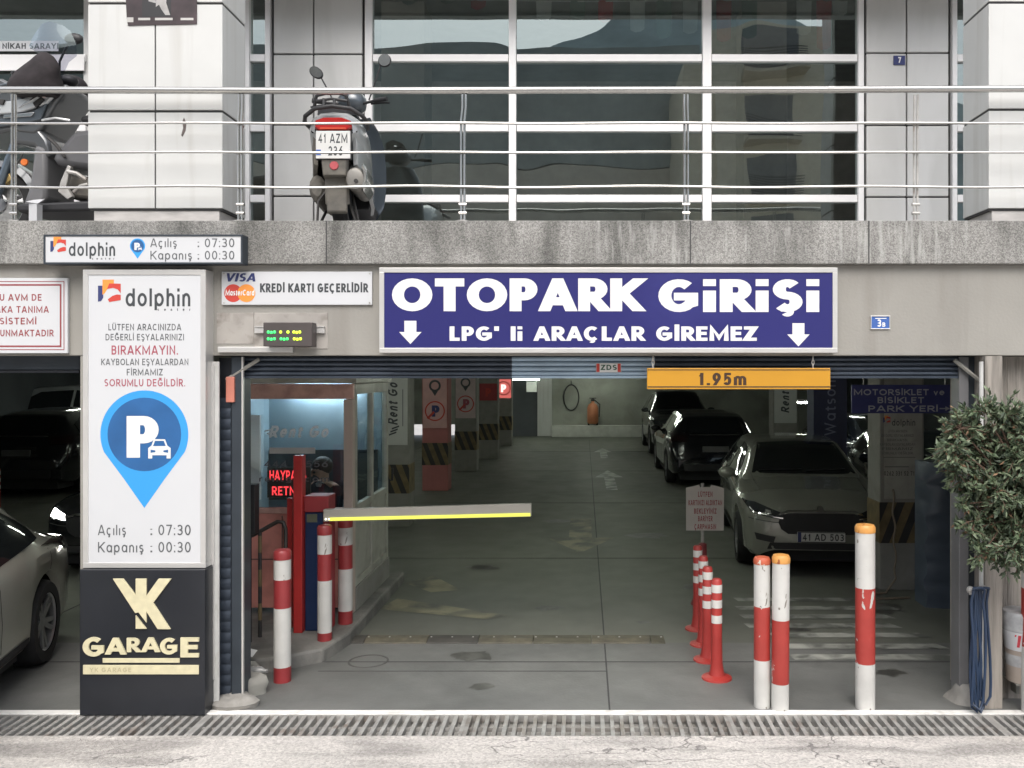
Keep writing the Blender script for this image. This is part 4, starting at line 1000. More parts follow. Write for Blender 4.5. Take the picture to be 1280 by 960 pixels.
th, yf = ppanel('parking_board', 'glowing red parking board on the farthest pillar of the left row', -2.5, .46, 1.5, 2.08, yp, emit_mat('lit_red_board', (.75,.16,.14), .45))
text(th, 'P', -2.5, 1.68, .24, yf, emit_mat('lit_white_letter', (1,.75,.68), .8), w=.16, wx=.26)
MB().lathe([(.22,0),(.22,-.003),(.19,-.003),(.19,0)], (-2.5,yf-.0005,1.8), 32, 'y', cap=False).build('red_ring', REDL, th, smooth=0)
# notice on the right pillar
yp = 3.5-.2-.002
th, yf = ppanel('pillar_notice', 'tall off-white notice with parking rules on the right pillar', 3.37, .40, .97, 2.30, yp, mat('notice_offwhite', (.36,.355,.31), .5, dirt_or_sheen=(.2,.19,.16), damt=.4, dscale=4))
u = px(1,yf)-px(0,yf)
logo(th, 1104, 519.5, 9, yf)
text(th, 'dolphin', px(1115,yf), pz(532,yf), 8*u, yf, CHAR, w=29*u, wx=.13, align='l')
for y_, t_, w_ in ((540.5,'LÜTFEN ARACINIZDA',24),(546,'DEĞERLİ EŞYALARINIZI',40),(551.5,'BIRAKMAYIN.',26),(557,'KAYBOLAN EŞYALARDAN',44),(562.5,'FİRMAMIZ',38),(568,'SORUMLU DEĞİLDİR.',40)):
    text(th, t_, px(1122,yf), pz(y_,yf), 3.2*u, yf, GREYT, w=w_*u, wx=.14)
text(th, '0262 331 52 71', px(1124,yf), pz(594.5,yf), 5.5*u, yf, CHAR, w=38*u, wx=.16)
MB().box(px(1106,yf), px(1136,yf), yf-.001, yf-.0003, pz(584,yf), pz(583,yf)).box(px(1104,yf), px(1144,yf), yf-.001, yf-.0003, pz(572,yf), pz(571.3,yf)).build('rule_line', GREYT, th, smooth=0)
# vertical banner
yp = 7.5-.2-.002
th, yf = ppanel('store_banner', 'dark blue upright banner with pale vertical lettering on the pillar', 3.72, .5, .6, 2.4, yp, DKBLUE)
text(th, 'Watsons', 3.80, 1.35, .17, yf, mat('banner_letter_grey', (.16,.17,.24), .5), w=.95, wx=.13, rot=1, align='l')
# blue hanging direction sign
Ys = 2.75
th = thing('direction_sign', 'dark blue hanging sign pointing to motorbike and bicycle parking', 'sign', (px(1130,Ys), Ys, pz(516,Ys)))
MB().box(px(1065,Ys), px(1197,Ys), Ys, Ys+.03, pz(516.5,Ys), pz(481,Ys)).build('board', mat('hanging_sign_blue', (.04,.045,.15), .4), th, smooth=0)
u = px(1,Ys)-px(0,Ys); GSL = mat('lettering_dull_white', (.36,.37,.4), .5)
for y_, t_, xc, w_ in ((494,'MOTORSİKLET ve',1124,113),(504,'BİSİKLET',1126,58),(514.5,'PARK YERİ->',1136,101)):
    if '->' in t_: t_ = t_.replace('->', '>')
    text(th, t_, px(xc,Ys), pz(y_,Ys), 7.6*u, Ys, GSL, w=w_*u, wx=.22, wz=.19, gap=.25, xs=1.6)
for xx in (1080, 1182): MB().tube([(px(xx,Ys),Ys+.015,pz(481,Ys)),(px(xx,Ys),Ys+.015,ZC)], .006, 6).build('hanger', STEELD, th)

# lamps: twin tube battens
TUBE = emit_mat('lamp_tube', (.92,1.,.86), 36.)
def lamp(x, y, label, rot=0, z=ZC-.02, k=None):
    th = thing('tube_lamp', label, 'lamp', (x, y, z), 'tube lamps on the garage ceiling')
    if rot: MB().box(x-.07, x+.07, y-.62, y+.62, z-.05, z).build('batten', FRAMEW, th, smooth=0); p = [(x,y-.58,z-.07),(x,y+.58,z-.07)]
    else: MB().box(x-.62, x+.62, y-.07, y+.07, z-.05, z).build('batten', FRAMEW, th, smooth=0); p = [(x-.58,y,z-.07),(x+.58,y,z-.07)]
    MB().tube(p, .018, 8).build('tube', k or TUBE, th)
for i, (x, y, lb) in enumerate([(0.6,9,'over the middle of the drive, nearest the entrance'),(0.6,15,'over the middle of the drive'),(.2,21.5,'over the drive near the far ledge'),
    (-5.3,10,'in the left aisle beside the pillar row'),(-5.3,19,'at the far end of the left aisle'),(6.3,7,'over the right aisle'),(6.3,15,'at the far end of the right aisle'),(-9.5,4.5,'over the left bay near the street'),(.3,3.6,'just inside the entrance, added as fill over the drive'),(-1.1,5.2,'beside the booth'),(-5.6,2.3,'added to brighten the silver car at the street'),(-9.5,13,'over the cars deep in the left bay'),(-11.4,14.6,'added to bring up the van like car')]):  # lamps at the entrance, silver car and van are added fill
    lamp(x, y, 'lit tube lamp on the garage ceiling ' + lb, rot=i % 2)
lamp(.4, 24.3, 'lit tube lamp on the garage ceiling right above the far ledge')
lx, ly = px(652,23), 23.
lamp(lx, ly, 'low hung lit tube lamp before the dark far door', z=pz(472,23)+.0)
lamp(px(1003,12.5), 12.5, 'low hung lit tube lamp between the right pillars', z=pz(499,12.5))
solo(MB().box(px(658,24), px(671,24), 24, 24.05, pz(490,24), pz(477,24)), 'hanging_notice', PW, 'small pale notice hanging under the low tube lamp', 'sign', (px(664,24), 24, pz(490,24)), smooth=0)

# ------------------------------------------------------------------ kerbed island, booth, barrier
ZI = .11
isl = MB().add([(-3.42,.62,0),(px(338,.75),.75,0),(px(402,.95),1.0,0),(-1.98,1.45,0),(-1.98,3.7,0),(-3.42,3.7,0),(-3.42,.62,ZI),(px(338,.75),.75,ZI),(px(402,.95),1.0,ZI),(-1.98,1.45,ZI),(-1.98,3.7,ZI),(-3.42,3.7,ZI)],
    [(0,1,7,6),(1,2,8,7),(2,3,9,8),(3,4,10,9),(4,5,11,10),(5,0,6,11),(6,7,8,9,10,11)])
structure(isl, 'kerb_island', mat('island_concrete', (.19,.185,.17), .8, var=.2, scale=4, bump=.4, bscale=30, dirt_or_sheen=(.08,.08,.075), damt=.6, dscale=3), smooth=0, bevel=.02)
bx0, bx1, by0, by1, bz1 = -3.40, -2.10, 2.0, 3.45, 2.20
bt = thing('attendant_booth', 'coral and cream attendant booth with glazed front behind the barrier', 'booth', ((bx0+bx1)/2, by0, ZI))
MB().box(bx0, bx1-.08, by0+.012, by0+.05, ZI+.05, 1.02).build('front_panel', PINKP, bt, smooth=0, bevel=.004)
MB().box(bx0, bx1-.09, by0+.006, by0+.0115, .60, .607).box(-2.75, -2.743, by0+.006, by0+.0115, ZI+.05, 1.0).build('panel_seam', JOINT, bt, smooth=0)
PINKF = mat('faded_coral_frame', (.62,.38,.32), .5, var=.08, scale=4, dirt_or_sheen=(.2,.1,.08), damt=.4, dscale=5)
MB().box(bx0, bx1, by0, by0+.06, bz1-.139, bz1).build('front_frame', PINKF, bt, smooth=0, bevel=.005)
MB().box(bx0, bx1-.1, by0-.004, by0+.055, 1.02, 1.07).build('window_sill', PINKF, bt, smooth=0, bevel=.005)
MB().box(bx1-.085, bx1, by0-.006, by0+.09, ZI, bz1-.142).build('corner_post', mat('corner_post_taupe', (.52,.43,.37), .5, var=.06), bt, smooth=0, bevel=.006)
BG = glass_mat('booth_glass', (.82,.84,.84), .10, .003, 2.)
wb = MB().add([(bx0+.02,by0+.03,1.07),(bx1-.10,by0+.03,1.07),(bx1-.10,by0+.03,bz1-.14),(bx0+.02,by0+.03,bz1-.14)], [(0,1,2,3)]).build('window', BG, bt, smooth=0)
LW = mat('window_lettering', (.82,.85,.86), .5)
yw = by0+.028
u = px(1,yw)-px(0,yw)
text(wb, 'Rent Go', px(336,yw), pz(547,yw), 15*u, yw, LW, w=73*u, wx=.2, shear=.28, align='l')
for i in range(3): MB().flat([(px(331+i*3,yw),pz(538+i*3.2,yw)),(px(340+i*3,yw),pz(536+i*3.2,yw)),(px(339+i*3,yw),pz(538+i*3.2,yw)),(px(330+i*3,yw),pz(540+i*3.2,yw))], yw-.001).build('logo_stroke', LW, wb, smooth=0)
LW2 = mat('window_lettering_faint', (.16,.15,.16), .5)
text(wb, '444 2 556', px(330,yw), pz(584,yw), 8*u, yw, LW2, w=80*u, wx=.14, align='l')
text(wb, 'rentgo.com', px(324,yw), pz(602,yw), 7*u, yw, LW2, w=88*u, wx=.14, align='l') if all(c in GL for c in 'rentgo.com') else None
MB().box(px(337,yw), px(394,yw), yw-.004, yw-.0005, pz(567,yw), pz(559.5,yw)).build('white_strip', mat('white_strip', (.6,.6,.58), .5), wb, smooth=0)
# inside of the booth
BW = mat('booth_inside_blue', (.30,.40,.46), .6, var=.05)
MB().box(bx0, bx1-.06, by1-.06, by1, ZI, bz1).box(bx0, bx0+.04, by0+.07, by1-.061, ZI, bz1-.001).build('inner_wall', BW, bt, smooth=0)
MB().box(bx0+.05, bx1-.1, by1-.09, by1-.0605, .95, 1.48).build('dark_shelf_back', mat('booth_dark_panel', (.04,.05,.06), .5), bt, smooth=0)
MB().box(bx0+.04, bx1-.10, by0+.10, by0+.55, .93, .97).build('desk', mat('desk_brown', (.09,.06,.05), .5), bt, smooth=0)
MB().box(bx0-.02, bx1+.03, by0-.0, by1+.03, bz1+.002, bz1+.06).build('roof', CREAMF, bt, smooth=0, bevel=.006)
MB().tube([(bx0+.3,by1-.14,bz1-.06),(bx1-.3,by1-.14,bz1-.06)], .016, 8).build('lamp_tube', emit_mat('booth_tube', (.74,.89,1.), 40.), bt)
MB().box(bx0+.12, bx0+.34, by0+.3, by0+.34, 1.1, 1.9).build('inner_frame', FRAMEW, bt, smooth=0)
# glazed side towards the drive
sf = MB()
for ya in (by0+.092, by0+.72, by1-.08): sf.box(bx1-.05, bx1, ya, ya+.07, ZI+.22, bz1)
sf.box(bx1-.049, bx1-.001, by0+.163, by1-.081, 1.02, 1.08).box(bx1-.049, bx1-.001, by0+.163, by1-.081, bz1-.1, bz1-.001).box(bx1-.048, bx1-.002, by0+.163, by1-.081, ZI+.22, ZI+.28)
sf.build('side_frame', CREAMF, bt, smooth=0, bevel=.004)
MB().box(bx1-.035, bx1-.02, by0+.165, by1-.082, ZI+.285, 1.019).build('side_panel', CREAMF, bt, smooth=0)
MB().add([(bx1-.025,by0+.17,1.08),(bx1-.025,by1-.09,1.08),(bx1-.025,by1-.09,bz1-.1),(bx1-.025,by0+.17,bz1-.1)], [(0,1,2,3)]).build('side_window', BG, bt, smooth=0)
MB().box(bx1-.06, bx1+.01, by0+.10, by1, ZI, ZI+.22).build('plinth', CONC, bt, smooth=0, bevel=.006)
MB().tube([(bx1+.02,by1-.04,1.15),(bx1+.05,by1-.04,1.15),(bx1+.05,by1-.04,1.28)], .012, 6).build('handle', PLAST, bt)
# red led text in the window
ld = thing('led_text_panel', 'glowing red dot matrix letters in the booth window', 'display', (px(355,by0+.2), by0+.2, 1.1))
yl = by0+.16
u = px(1,yl)-px(0,yl)
MB().box(px(334,yl), px(388,yl), yl+.002, yl+.02, pz(622,yl), pz(584,yl)).build('panel', PLAST, ld, smooth=0)
RL = emit_mat('led_red', (1.,.05,.06), 1.0)
text(ld, 'HAYPACS', px(337,yl), pz(600,yl), 12*u, yl, RL, w=46*u, wx=.17, gap=.14, align='l')
text(ld, 'RETN', px(340,yl), pz(619,yl), 11*u, yl, RL, w=29*u, wx=.17, gap=.16, align='l')

# attendant seated inside the booth
def person(loc, face):
    th = thing('person', 'seated attendant in dark clothes behind the booth glass, head turned down', 'person', loc)
    me = bpy.data.meshes.new('body')
    J = {'pelvis':(0,0,.52),'waist':(0,0,.68),'chest':(0,-.03,.88),'neck':(0,-.05,1.03),'head':(-.01,-.08,1.13),'crown':(-.015,-.09,1.22),
         'shl':(-.17,-.03,.96),'ell':(-.23,-.12,.72),'hal':(-.12,-.33,.66),'shr':(.17,-.03,.96),'elr':(.23,-.12,.72),'har':(.12,-.33,.66),
         'hil':(-.09,-.02,.50),'knl':(-.12,-.42,.50),'anl':(-.12,-.42,.10),'tol':(-.12,-.56,.05),'hir':(.09,-.02,.50),'knr':(.12,-.42,.50),'anr':(.12,-.42,.10),'tor':(.12,-.56,.05)}
    E_ = [('pelvis','waist'),('waist','chest'),('chest','neck'),('neck','head'),('head','crown'),('chest','shl'),('shl','ell'),('ell','hal'),('chest','shr'),('shr','elr'),('elr','har'),('pelvis','hil'),('hil','knl'),('knl','anl'),('anl','tol'),('pelvis','hir'),('hir','knr'),('knr','anr'),('anr','tor')]
    rad = {'pelvis':.15,'waist':.14,'chest':.15,'neck':.055,'head':.095,'crown':.075,'shl':.07,'ell':.05,'hal':.035,'shr':.07,'elr':.05,'har':.035,'hil':.09,'knl':.07,'anl':.045,'tol':.035,'hir':.09,'knr':.07,'anr':.045,'tor':.035}
    ks = list(J); me.from_pydata([J[k] for k in ks], [(ks.index(a), ks.index(b)) for a, b in E_], [])
    o = bpy.data.objects.new('body', me); col.objects.link(o); o.parent = th
    sk = o.modifiers.new('skin', 'SKIN'); 
    for i, k in enumerate(ks):
        d = me.skin_vertices[0].data[i]; d.radius = (rad[k], rad[k]); d.use_root = (k == 'pelvis')
    ss = o.modifiers.new('sub', 'SUBSURF'); ss.levels = ss.render_levels = 2
    dg = bpy.context.evaluated_depsgraph_get(); ev = o.evaluated_get(dg)
    nm = bpy.data.meshes.new_from_object(ev); o.modifiers.clear(); o.data = nm
    CL = mat('dark_clothes', (.02,.022,.03), .8); SK = mat('skin', (.36,.21,.15), .5)
    nm.materials.clear(); nm.materials.append(CL); nm.materials.append(SK)
    for p in nm.polygons:
        c = p.center
        p.material_index = 1 if c.z > 1.0 or (c.y < -.27 and .6 < c.z < .72) else 0
        p.use_smooth = True
    hd = MB().sphere((-.01,-.055,1.185), (.098,.108,.10), 16, 10)
    hd.V = [v for v in hd.V]
    hd.build('hair', mat('dark_brown_hair', (.03,.018,.015), .6), th, world=False)
    fc = MB().sphere((-.045,-.172,1.135), (.013,.01,.012), 8, 6).sphere((.022,-.172,1.135), (.013,.01,.012), 8, 6)
    fc.build('eyes', PLAST, th, world=False)
    MB().sphere((-.012,-.186,1.11), (.014,.02,.022), 8, 6).build('nose', SK, th, world=False)
    MB().lathe([(.075,0),(.082,.03),(.06,.05)], (0,-.045,.985), 16, cap=False).build('collar', WHITE, th, world=False)
    th.rotation_euler = (0,0,R(face))
    return th
person((px(406,2.75), 2.85, ZI+.07), -38)
# stool under the attendant
st = thing('stool', 'plain dark stool under the seated attendant', 'stool', (px(406,2.75), 2.85, ZI))
MB().lathe([(0,.46),(.17,.46),(.17,.5),(0,.5)], (px(406,2.75),2.85,ZI), 20).build('seat', PLAST, st)
MB().lathe([(.03,.02),(.03,.46)], (px(406,2.75),2.85,ZI), 10).lathe([(.2,0),(.2,.02),(0,.03)], (px(406,2.75),2.85,ZI), 20).build('pedestal', STEELD, st)

# barrier machine: red post, arch, blue cabinet, boom
Yb2 = 1.45
br = thing('parking_barrier', 'raised island barrier machine with red posts, dark blue cabinet and pale boom', 'barrier', (px(390,Yb2), Yb2, ZI))
MB().box(px(369,Yb2), px(380,Yb2), Yb2-.05, Yb2+.05, ZI, pz(569,Yb2)).build('tall_post', REDP, br, smooth=0, bevel=.006)
MB().box(px(361,Yb2+.15), px(367.5,Yb2+.15), Yb2+.10, Yb2+.16, ZI, pz(622,Yb2+.15)).build('rear_post', REDP, br, smooth=0, bevel=.004)
MB().box(px(380.5,Yb2), px(411,Yb2), Yb2-.01, Yb2+.20, pz(640,Yb2), pz(620,Yb2)).box(px(403.5,Yb2), px(411,Yb2), Yb2+.005, Yb2+.19, ZI, pz(640.4,Yb2)).build('red_arch', mat('faded_red_arch', (.30,.035,.04), .5, var=.1), br, smooth=0, bevel=.006)
MB().box(px(380.8,Yb2), px(403,Yb2), Yb2+.012, Yb2+.19, ZI+.002, pz(640.5,Yb2)).build('cabinet', BLUECAB, br, smooth=0, bevel=.005)
MB().box(px(383,Yb2), px(396,Yb2), Yb2+.007, Yb2+.0115, pz(653,Yb2), pz(643,Yb2)).build('cabinet_display', mat('dull_green_display', (.12,.13,.09), .3), br, smooth=0)
Yo_ = Yb2-.12
xa, xb = px(404,Yo_), px(664,Yo_)
za0, za1, zb0, zb1 = pz(652,Yo_), pz(637,Yo_), pz(646,Yo_), pz(629.5,Yo_)
bm = MB().loft([[(xa,Yo_,za0),(xa,Yo_+.05,za0),(xa,Yo_+.05,za1),(xa,Yo_,za1)], [(xb,Yo_,zb0),(xb,Yo_+.05,zb0),(xb,Yo_+.05,zb1),(xb,Yo_,zb1)]])
o = bm.build('boom', mat('boom_aluminium', (.40,.38,.34), .5, .1, var=.05), br, smooth=0, bevel=.004)
xm = px(407,Yo_)
q = lambda x, f: (pz(652,Yo_)+(pz(646,Yo_)-pz(652,Yo_))*(x-xa)/(xb-xa))+f
MB().prism([(px(412,Yo_),q(px(412,Yo_),.006)),(xb-.008,q(xb-.008,.006)),(xb-.008,q(xb-.008,.032)),(px(412,Yo_),q(px(412,Yo_),.032))], Yo_-.006, Yo_-.0005).build('bright_strip', emit_mat('boom_strip_glow', (.78,.80,.10), .75), o, smooth=0)  # reflective yellow strip, its shine put in as glow
for x_ in (407, 411): MB().sphere((px(x_,Yo_-.01), Yo_-.006, q(px(x_,Yo_),.02)), .006, 8, 6).build('marker_lamp', emit_mat('marker_white', (1,.95,.8), 3), o)
# hand rail in hazard colours
hr = thing('hand_rail', 'bent black and yellow tubular rail in front of the booth', 'hand rail', (px(330,1.25), 1.25, ZI))
Yx = 1.3
MB().tube([(px(300,Yx-.1),Yx-.1,pz(676,Yx-.1)),(px(318,Yx),Yx,pz(668,Yx)),(px(347,Yx),Yx,pz(652,Yx)),(px(354,Yx),Yx,pz(653,Yx)),(px(357,Yx),Yx,pz(661,Yx)),(px(357,Yx),Yx,ZI)], .017, 10).build('top_rail', mat('rail_black_brown', (.04,.033,.028), .5, var=.3), hr)
po_ = MB(); k = 0
z_ = ZI
while z_ < pz(664,Yx)-.01:
    z2 = min(z_+.14, pz(664,Yx)); po_.lathe([(.016,z_),(.016,z2)], (px(325,Yx),Yx,0), 10, m=k % 2); z_ = z2; k += 1
po_.build('post', [BLK, YEL], hr)
ic = thing('intercom_post', 'black box on a post beside the booth window', 'intercom', (px(311,1.1), 1.1, 0))
MB().box(px(303.5,1.1), px(318.5,1.1), 1.1, 1.2, pz(668,1.1), pz(606,1.1)).build('box', PLAST, ic, smooth=0, bevel=.006)
MB().tube([(px(308,1.1),1.16,ZI),(px(308,1.1),1.16,pz(667,1.1))], .02, 8).build('post', PLAST, ic)

# bollards
def bollard(label, x, Y, h, r, bands, loc_z=0., tilt=(0,0), group='red and white bollards'):
    th = thing('bollard', label, 'bollard', (x, Y, loc_z), group)
    z = 0.
    for i, (f, m) in enumerate(bands):
        z2 = z+f*h
        if i == len(bands)-1: pr = [(r*1.03,z),(r*1.05,z+.006),(r*1.05,z2-.022),(r*.9,z2-.005),(r*.55,z2),(0,z2+.002)]
        else: pr = [(r,z),(r,z2)]
        MB().lathe(pr, (0,0,0), 28, cap=(i in (0, len(bands)-1))).build('cap' if i == len(bands)-1 else ('white_band' if m.name.endswith('white_paint') else 'red_band'), m, th, world=False)
        z = z2
    th.rotation_euler = (R(tilt[0]), R(tilt[1]), 0)
    return th
YF = .075
pxw = lambda a, b: (px((a+b)/2, YF), px(b,YF)-px(a,YF))
bollard('shorter bollard with a worn red cap, left of the front pair', px(952.5,YF), YF, 1.035, .056, [(.315,POSTW),(.355,POSTR),(.28,POSTW),(.05,chipped('bollard_rust_red_cap', (.45,.10,.05), (.55,.5,.42), .6))])
bollard('front bollard with an orange cap and many paint chips, right of the pair', px(975,YF-.05), YF-.05, 1.06, .059, [(.14+.03,POSTW),(.41,POSTR),(.365,POSTW),(.055,POSTO)], tilt=(0,.4))
bollard('tallest thick bollard with an orange cap before the hatched floor', px(1081.5,YF-.02), YF-.02, 1.262, .0665, [(.245,POSTW),(.41,POSTR),(.30,POSTW),(.045,POSTO)])
bollard('bollard at the right edge of the frame before the concrete pier', px(1289,-.03), -.035, 1.32, .064, [(.34,POSTW),(.30,POSTR),(.30,POSTW),(.06,POSTO)])
bollard('bollard with a dark red cap standing free on the floor by the kerb island', px(353,.57), .57, .985, .063, [(.115,POSTRD),(.445,POSTW),(.215,POSTRD),(.15,POSTW),(.075,POSTRD)])
bollard('dusty bollard on the island in front of the blue cabinet', px(409,1.29), 1.22, .945, .058, [(.07,POSTRD),(.45,POSTW),(.23,POSTRD),(.165,POSTW),(.085,POSTRD)], ZI)
bollard('bollard on the island beside the glazed booth wall', px(434,1.76), 1.7, .95, .062, [(.12,POSTRD),(.385,POSTW),(.22,POSTRD),(.16,POSTW),(.115,POSTRD)], ZI)
# flexible delineators
DR, DW = mat('delineator_red', (.36,.036,.03), .45, var=.08), mat('delineator_white_band', (.6,.59,.56), .35)
def delineator(label, x, Y, loc=None):
    th = thing('delineator', label, 'delineator', (x, Y, 0), 'flexible red delineator posts')
    MB().lathe([(0,0),(.115,0),(.112,.012),(.06,.03),(.052,.06),(.044,.12),(.040,.30),(.040,.735),(.03,.75),(0,.752)], (0,0,0), 24).build('post', DR, th, world=False)
    for z in (.42, .535, .65): MB().lathe([(.0415,z),(.0415,z+.06)], (0,0,0), 24, cap=False).build('reflective_band', DW, th, world=False)
    return th
delineator('red delineator nearest the street, in front of its row', 1.0, .63)
delineator('red delineator second in the row from the street', .99, 1.05)
delineator('red delineator third in the row from the street', 1.01, 1.45)
delineator('red delineator farthest in the row, beside the notice stand', 1.02, 1.9)
delineator('small red and white delineator deep in the left bay', px(36,9), 8.2)
# notice stand
ns = thing('notice_stand', 'portable notice with red text on a thin pole behind the delineators', 'sign', (1.18, 2.75, 0))
MB().lathe([(.0,0),(.12,0),(.11,.03),(.055,.1),(.042,.45),(.04,.6),(.02,.61)], (1.18,2.75,0), 16).build('red_base', mat('stand_dark_red', (.20,.03,.035), .5), ns)
MB().lathe([(.017,.6),(.017,1.2)], (1.18,2.77,0), 10).build('pole', STEELD, ns)
Yn = 2.74; u = px(1,Yn)-px(0,Yn)
BD = mat('notice_offwhite_board', (.50,.47,.43), .5, var=.06)
MB().prism([(px(857.5,Yn),pz(663,Yn)),(px(904.5,Yn),pz(663,Yn)),(px(905,Yn),pz(610,Yn)),(px(889,Yn),pz(606,Yn)),(px(888,Yn),pz(609,Yn)),(px(875,Yn),pz(609,Yn)),(px(874,Yn),pz(606,Yn)),(px(857.5,Yn),pz(610,Yn))], Yn-.006, Yn+.004).build('board', BD, ns, smooth=0)
for y_, t_, w_ in ((621,'LÜTFEN',18),(631.5,'KARTINIZI ALDIKTAN',42),(642,'BEKLEYİNİZ',28),(651.5,'BARİYER',18),(661.5,'ÇARPMASIN',27)):
    text(ns, t_, px(881.5,Yn), pz(y_,Yn), 6.6*u, Yn-.006, DKRED, w=w_*u, wx=.2)
# speed hump: alternating segments
hp = thing('speed_hump', 'low worn yellow and black rubber hump across the drive', 'speed hump', (px(640,1.45), 1.45, 0))
segs = [(400,450,0),(450,530,1),(530,595,0),(595,665,1),(665,740,2),(740,815,1),(815,834,2)]
HY, HK, HG = mat('hump_worn_yellow', (.11,.10,.07), .7, var=.25, scale=12, dirt_or_sheen=(.07,.065,.05), damt=.7, dscale=7), mat('hump_black', (.055,.052,.045), .75, var=.3), mat('hump_grey', (.09,.085,.06), .75, var=.25)
for i, (a, b, k) in enumerate(segs):
    rg = []
    for x in (px(a,1.35)+.003, px(b,1.35)-.003):
        tp = .045 if not (i == 6 and x > px(820,1.35)) else .012
        tp *= .62; rg.append([(x,1.47,.0),(x,1.48,.02*tp/.045),(x,1.53,tp),(x,1.62,tp),(x,1.68,.02*tp/.045),(x,1.71,0)])
    MB().loft(rg).build('hump_segment', (HK, HY, HG)[k], hp, smooth=0)
bl = MB()
for a in range(410, 830, 26): bl.lathe([(.009,0),(.007,.004),(0,.005)], (px(a,1.6),1.57,.0275), 8)
bl.build('fixing_bolts', STEELD, hp)

# ------------------------------------------------------------------ cars
HEADG = mat('headlamp_glass', (.03,.033,.036), .06, var=.1)
def lerp(tab, x):
    if x <= tab[0][0]: return tab[0][1]
    for (a, b), (c, d) in zip(tab, tab[1:]):
        if x <= c: return b+(d-b)*(x-a)/(c-a)
    return tab[-1][1]
def smooth_tab(tab, x, h=.06):
    return sum(lerp(tab, x+o*h) for o in (-1,-.5,0,.5,1))/5
CARS = {
 'hatch': dict(L=4.1, hw=.885, wf=.78, wr=3.32, R=.315, sill=.22,
   top=[(0,.70),(.1,.80),(.45,.91),(1.0,.98),(1.12,1.0),(1.78,1.31),(2.05,1.37),(2.5,1.395),(3.3,1.37),(3.66,1.31),(3.92,1.0),(4.03,.86),(4.1,.62)],
   belt=[(0,.62),(.3,.79),(1.1,.90),(3.2,.945),(3.9,.93),(4.1,.56)], roof=[(0,.52),(.5,.66),(1.1,.70),(1.75,.57),(3.4,.57),(3.8,.60),(4.1,.6)],
   side=[[(1.42,.93),(2.02,1.26),(2.42,1.30),(2.42,.945)],[(2.48,.947),(2.48,1.30),(3.15,1.275),(3.42,1.17),(3.40,.985)]],
   wind=[(-.64,1.01),(.64,1.01),(.50,1.33),(0,1.35),(-.50,1.33)], rear=[(-.5,1.03),(.5,1.03),(.45,1.28),(-.45,1.28)]),
 'suv': dict(L=4.55, hw=.925, wf=.9, wr=3.62, R=.36, sill=.28,
   top=[(0,.78),(.1,.92),(.5,1.02),(1.2,1.09),(1.32,1.11),(2.0,1.50),(2.3,1.58),(2.9,1.61),(3.8,1.57),(4.12,1.50),(4.38,1.14),(4.48,1.0),(4.55,.7)],
   belt=[(0,.7),(.3,.88),(1.3,1.0),(3.6,1.07),(4.35,1.06),(4.55,.64)], roof=[(0,.56),(.5,.72),(1.3,.74),(2.0,.61),(3.8,.60),(4.2,.62),(4.55,.64)],
   side=[[(1.62,1.05),(2.28,1.44),(2.75,1.49),(2.75,1.06)],[(2.82,1.06),(2.82,1.49),(3.65,1.45),(3.95,1.32),(3.92,1.10)]],
   wind=[(-.66,1.14),(.66,1.14),(.54,1.53),(0,1.56),(-.54,1.53)], rear=[(-.58,1.16),(.58,1.16),(.50,1.48),(-.50,1.48)]),
 'sedan': dict(L=4.5, hw=.90, wf=.86, wr=3.62, R=.33, sill=.22,
   top=[(0,.64),(.1,.74),(.5,.85),(1.1,.94),(1.25,.96),(2.0,1.34),(2.3,1.42),(2.7,1.45),(3.2,1.42),(3.55,1.32),(4.0,1.02),(4.12,.98),(4.36,.95),(4.5,.62)],
   belt=[(0,.56),(.3,.72),(1.2,.86),(3.4,.92),(4.3,.90),(4.5,.56)], roof=[(0,.54),(.5,.68),(1.2,.70),(2.0,.58),(3.2,.56),(3.6,.57),(4.05,.68),(4.5,.62)],
   side=[[(1.55,.92),(2.2,1.29),(2.62,1.345),(2.62,.93)],[(2.68,.93),(2.68,1.345),(3.2,1.32),(3.68,1.08),(3.66,.985)]],
   wind=[(-.64,.98),(.64,.98),(.50,1.36),(0,1.39),(-.50,1.36)], rear=[(-.55,1.04),(.55,1.04),(.46,1.32),(-.46,1.32)]),
}
def wheel_mesh(r, w):
    t = MB().lathe([(r*.68,-w/2),(r*.92,-w/2),(r*.99,-w*.36),(r,-w*.2),(r,w*.2),(r*.99,w*.36),(r*.92,w/2),(r*.68,w/2)], (0,0,0), 32, 'x', cap=False)
    g = MB().lathe([(r*.68,-w*.46),(r*.64,-w*.40),(r*.64,w*.40),(r*.68,w*.46)], (0,0,0), 32, 'x', cap=False)
    g.lathe([(0,w*.10),(r*.66,w*.10)], (0,0,0), 32, 'x', m=1, cap=False)
    for k in range(10):
        a = 2*math.pi*k/10+(.12 if k % 2 else -.12)*1.0
        c, s_ = math.cos(a), math.sin(a)
        rg = []
        for rr_, hw_, x_ in ((r*.12,.022,w*.32),(r*.66,.015,w*.42)):
            p = lambda o_, xx: (xx, rr_*c-o_*s_, rr_*s_+o_*c)
            rg.append([p(-hw_,x_-.02),p(hw_,x_-.02),p(hw_,x_),p(-hw_,x_)])
        g.loft(rg)
    g.lathe([(0,w*.34),(r*.15,w*.33),(r*.17,w*.25)], (0,0,0), 16, 'x', cap=False)
    return t, g
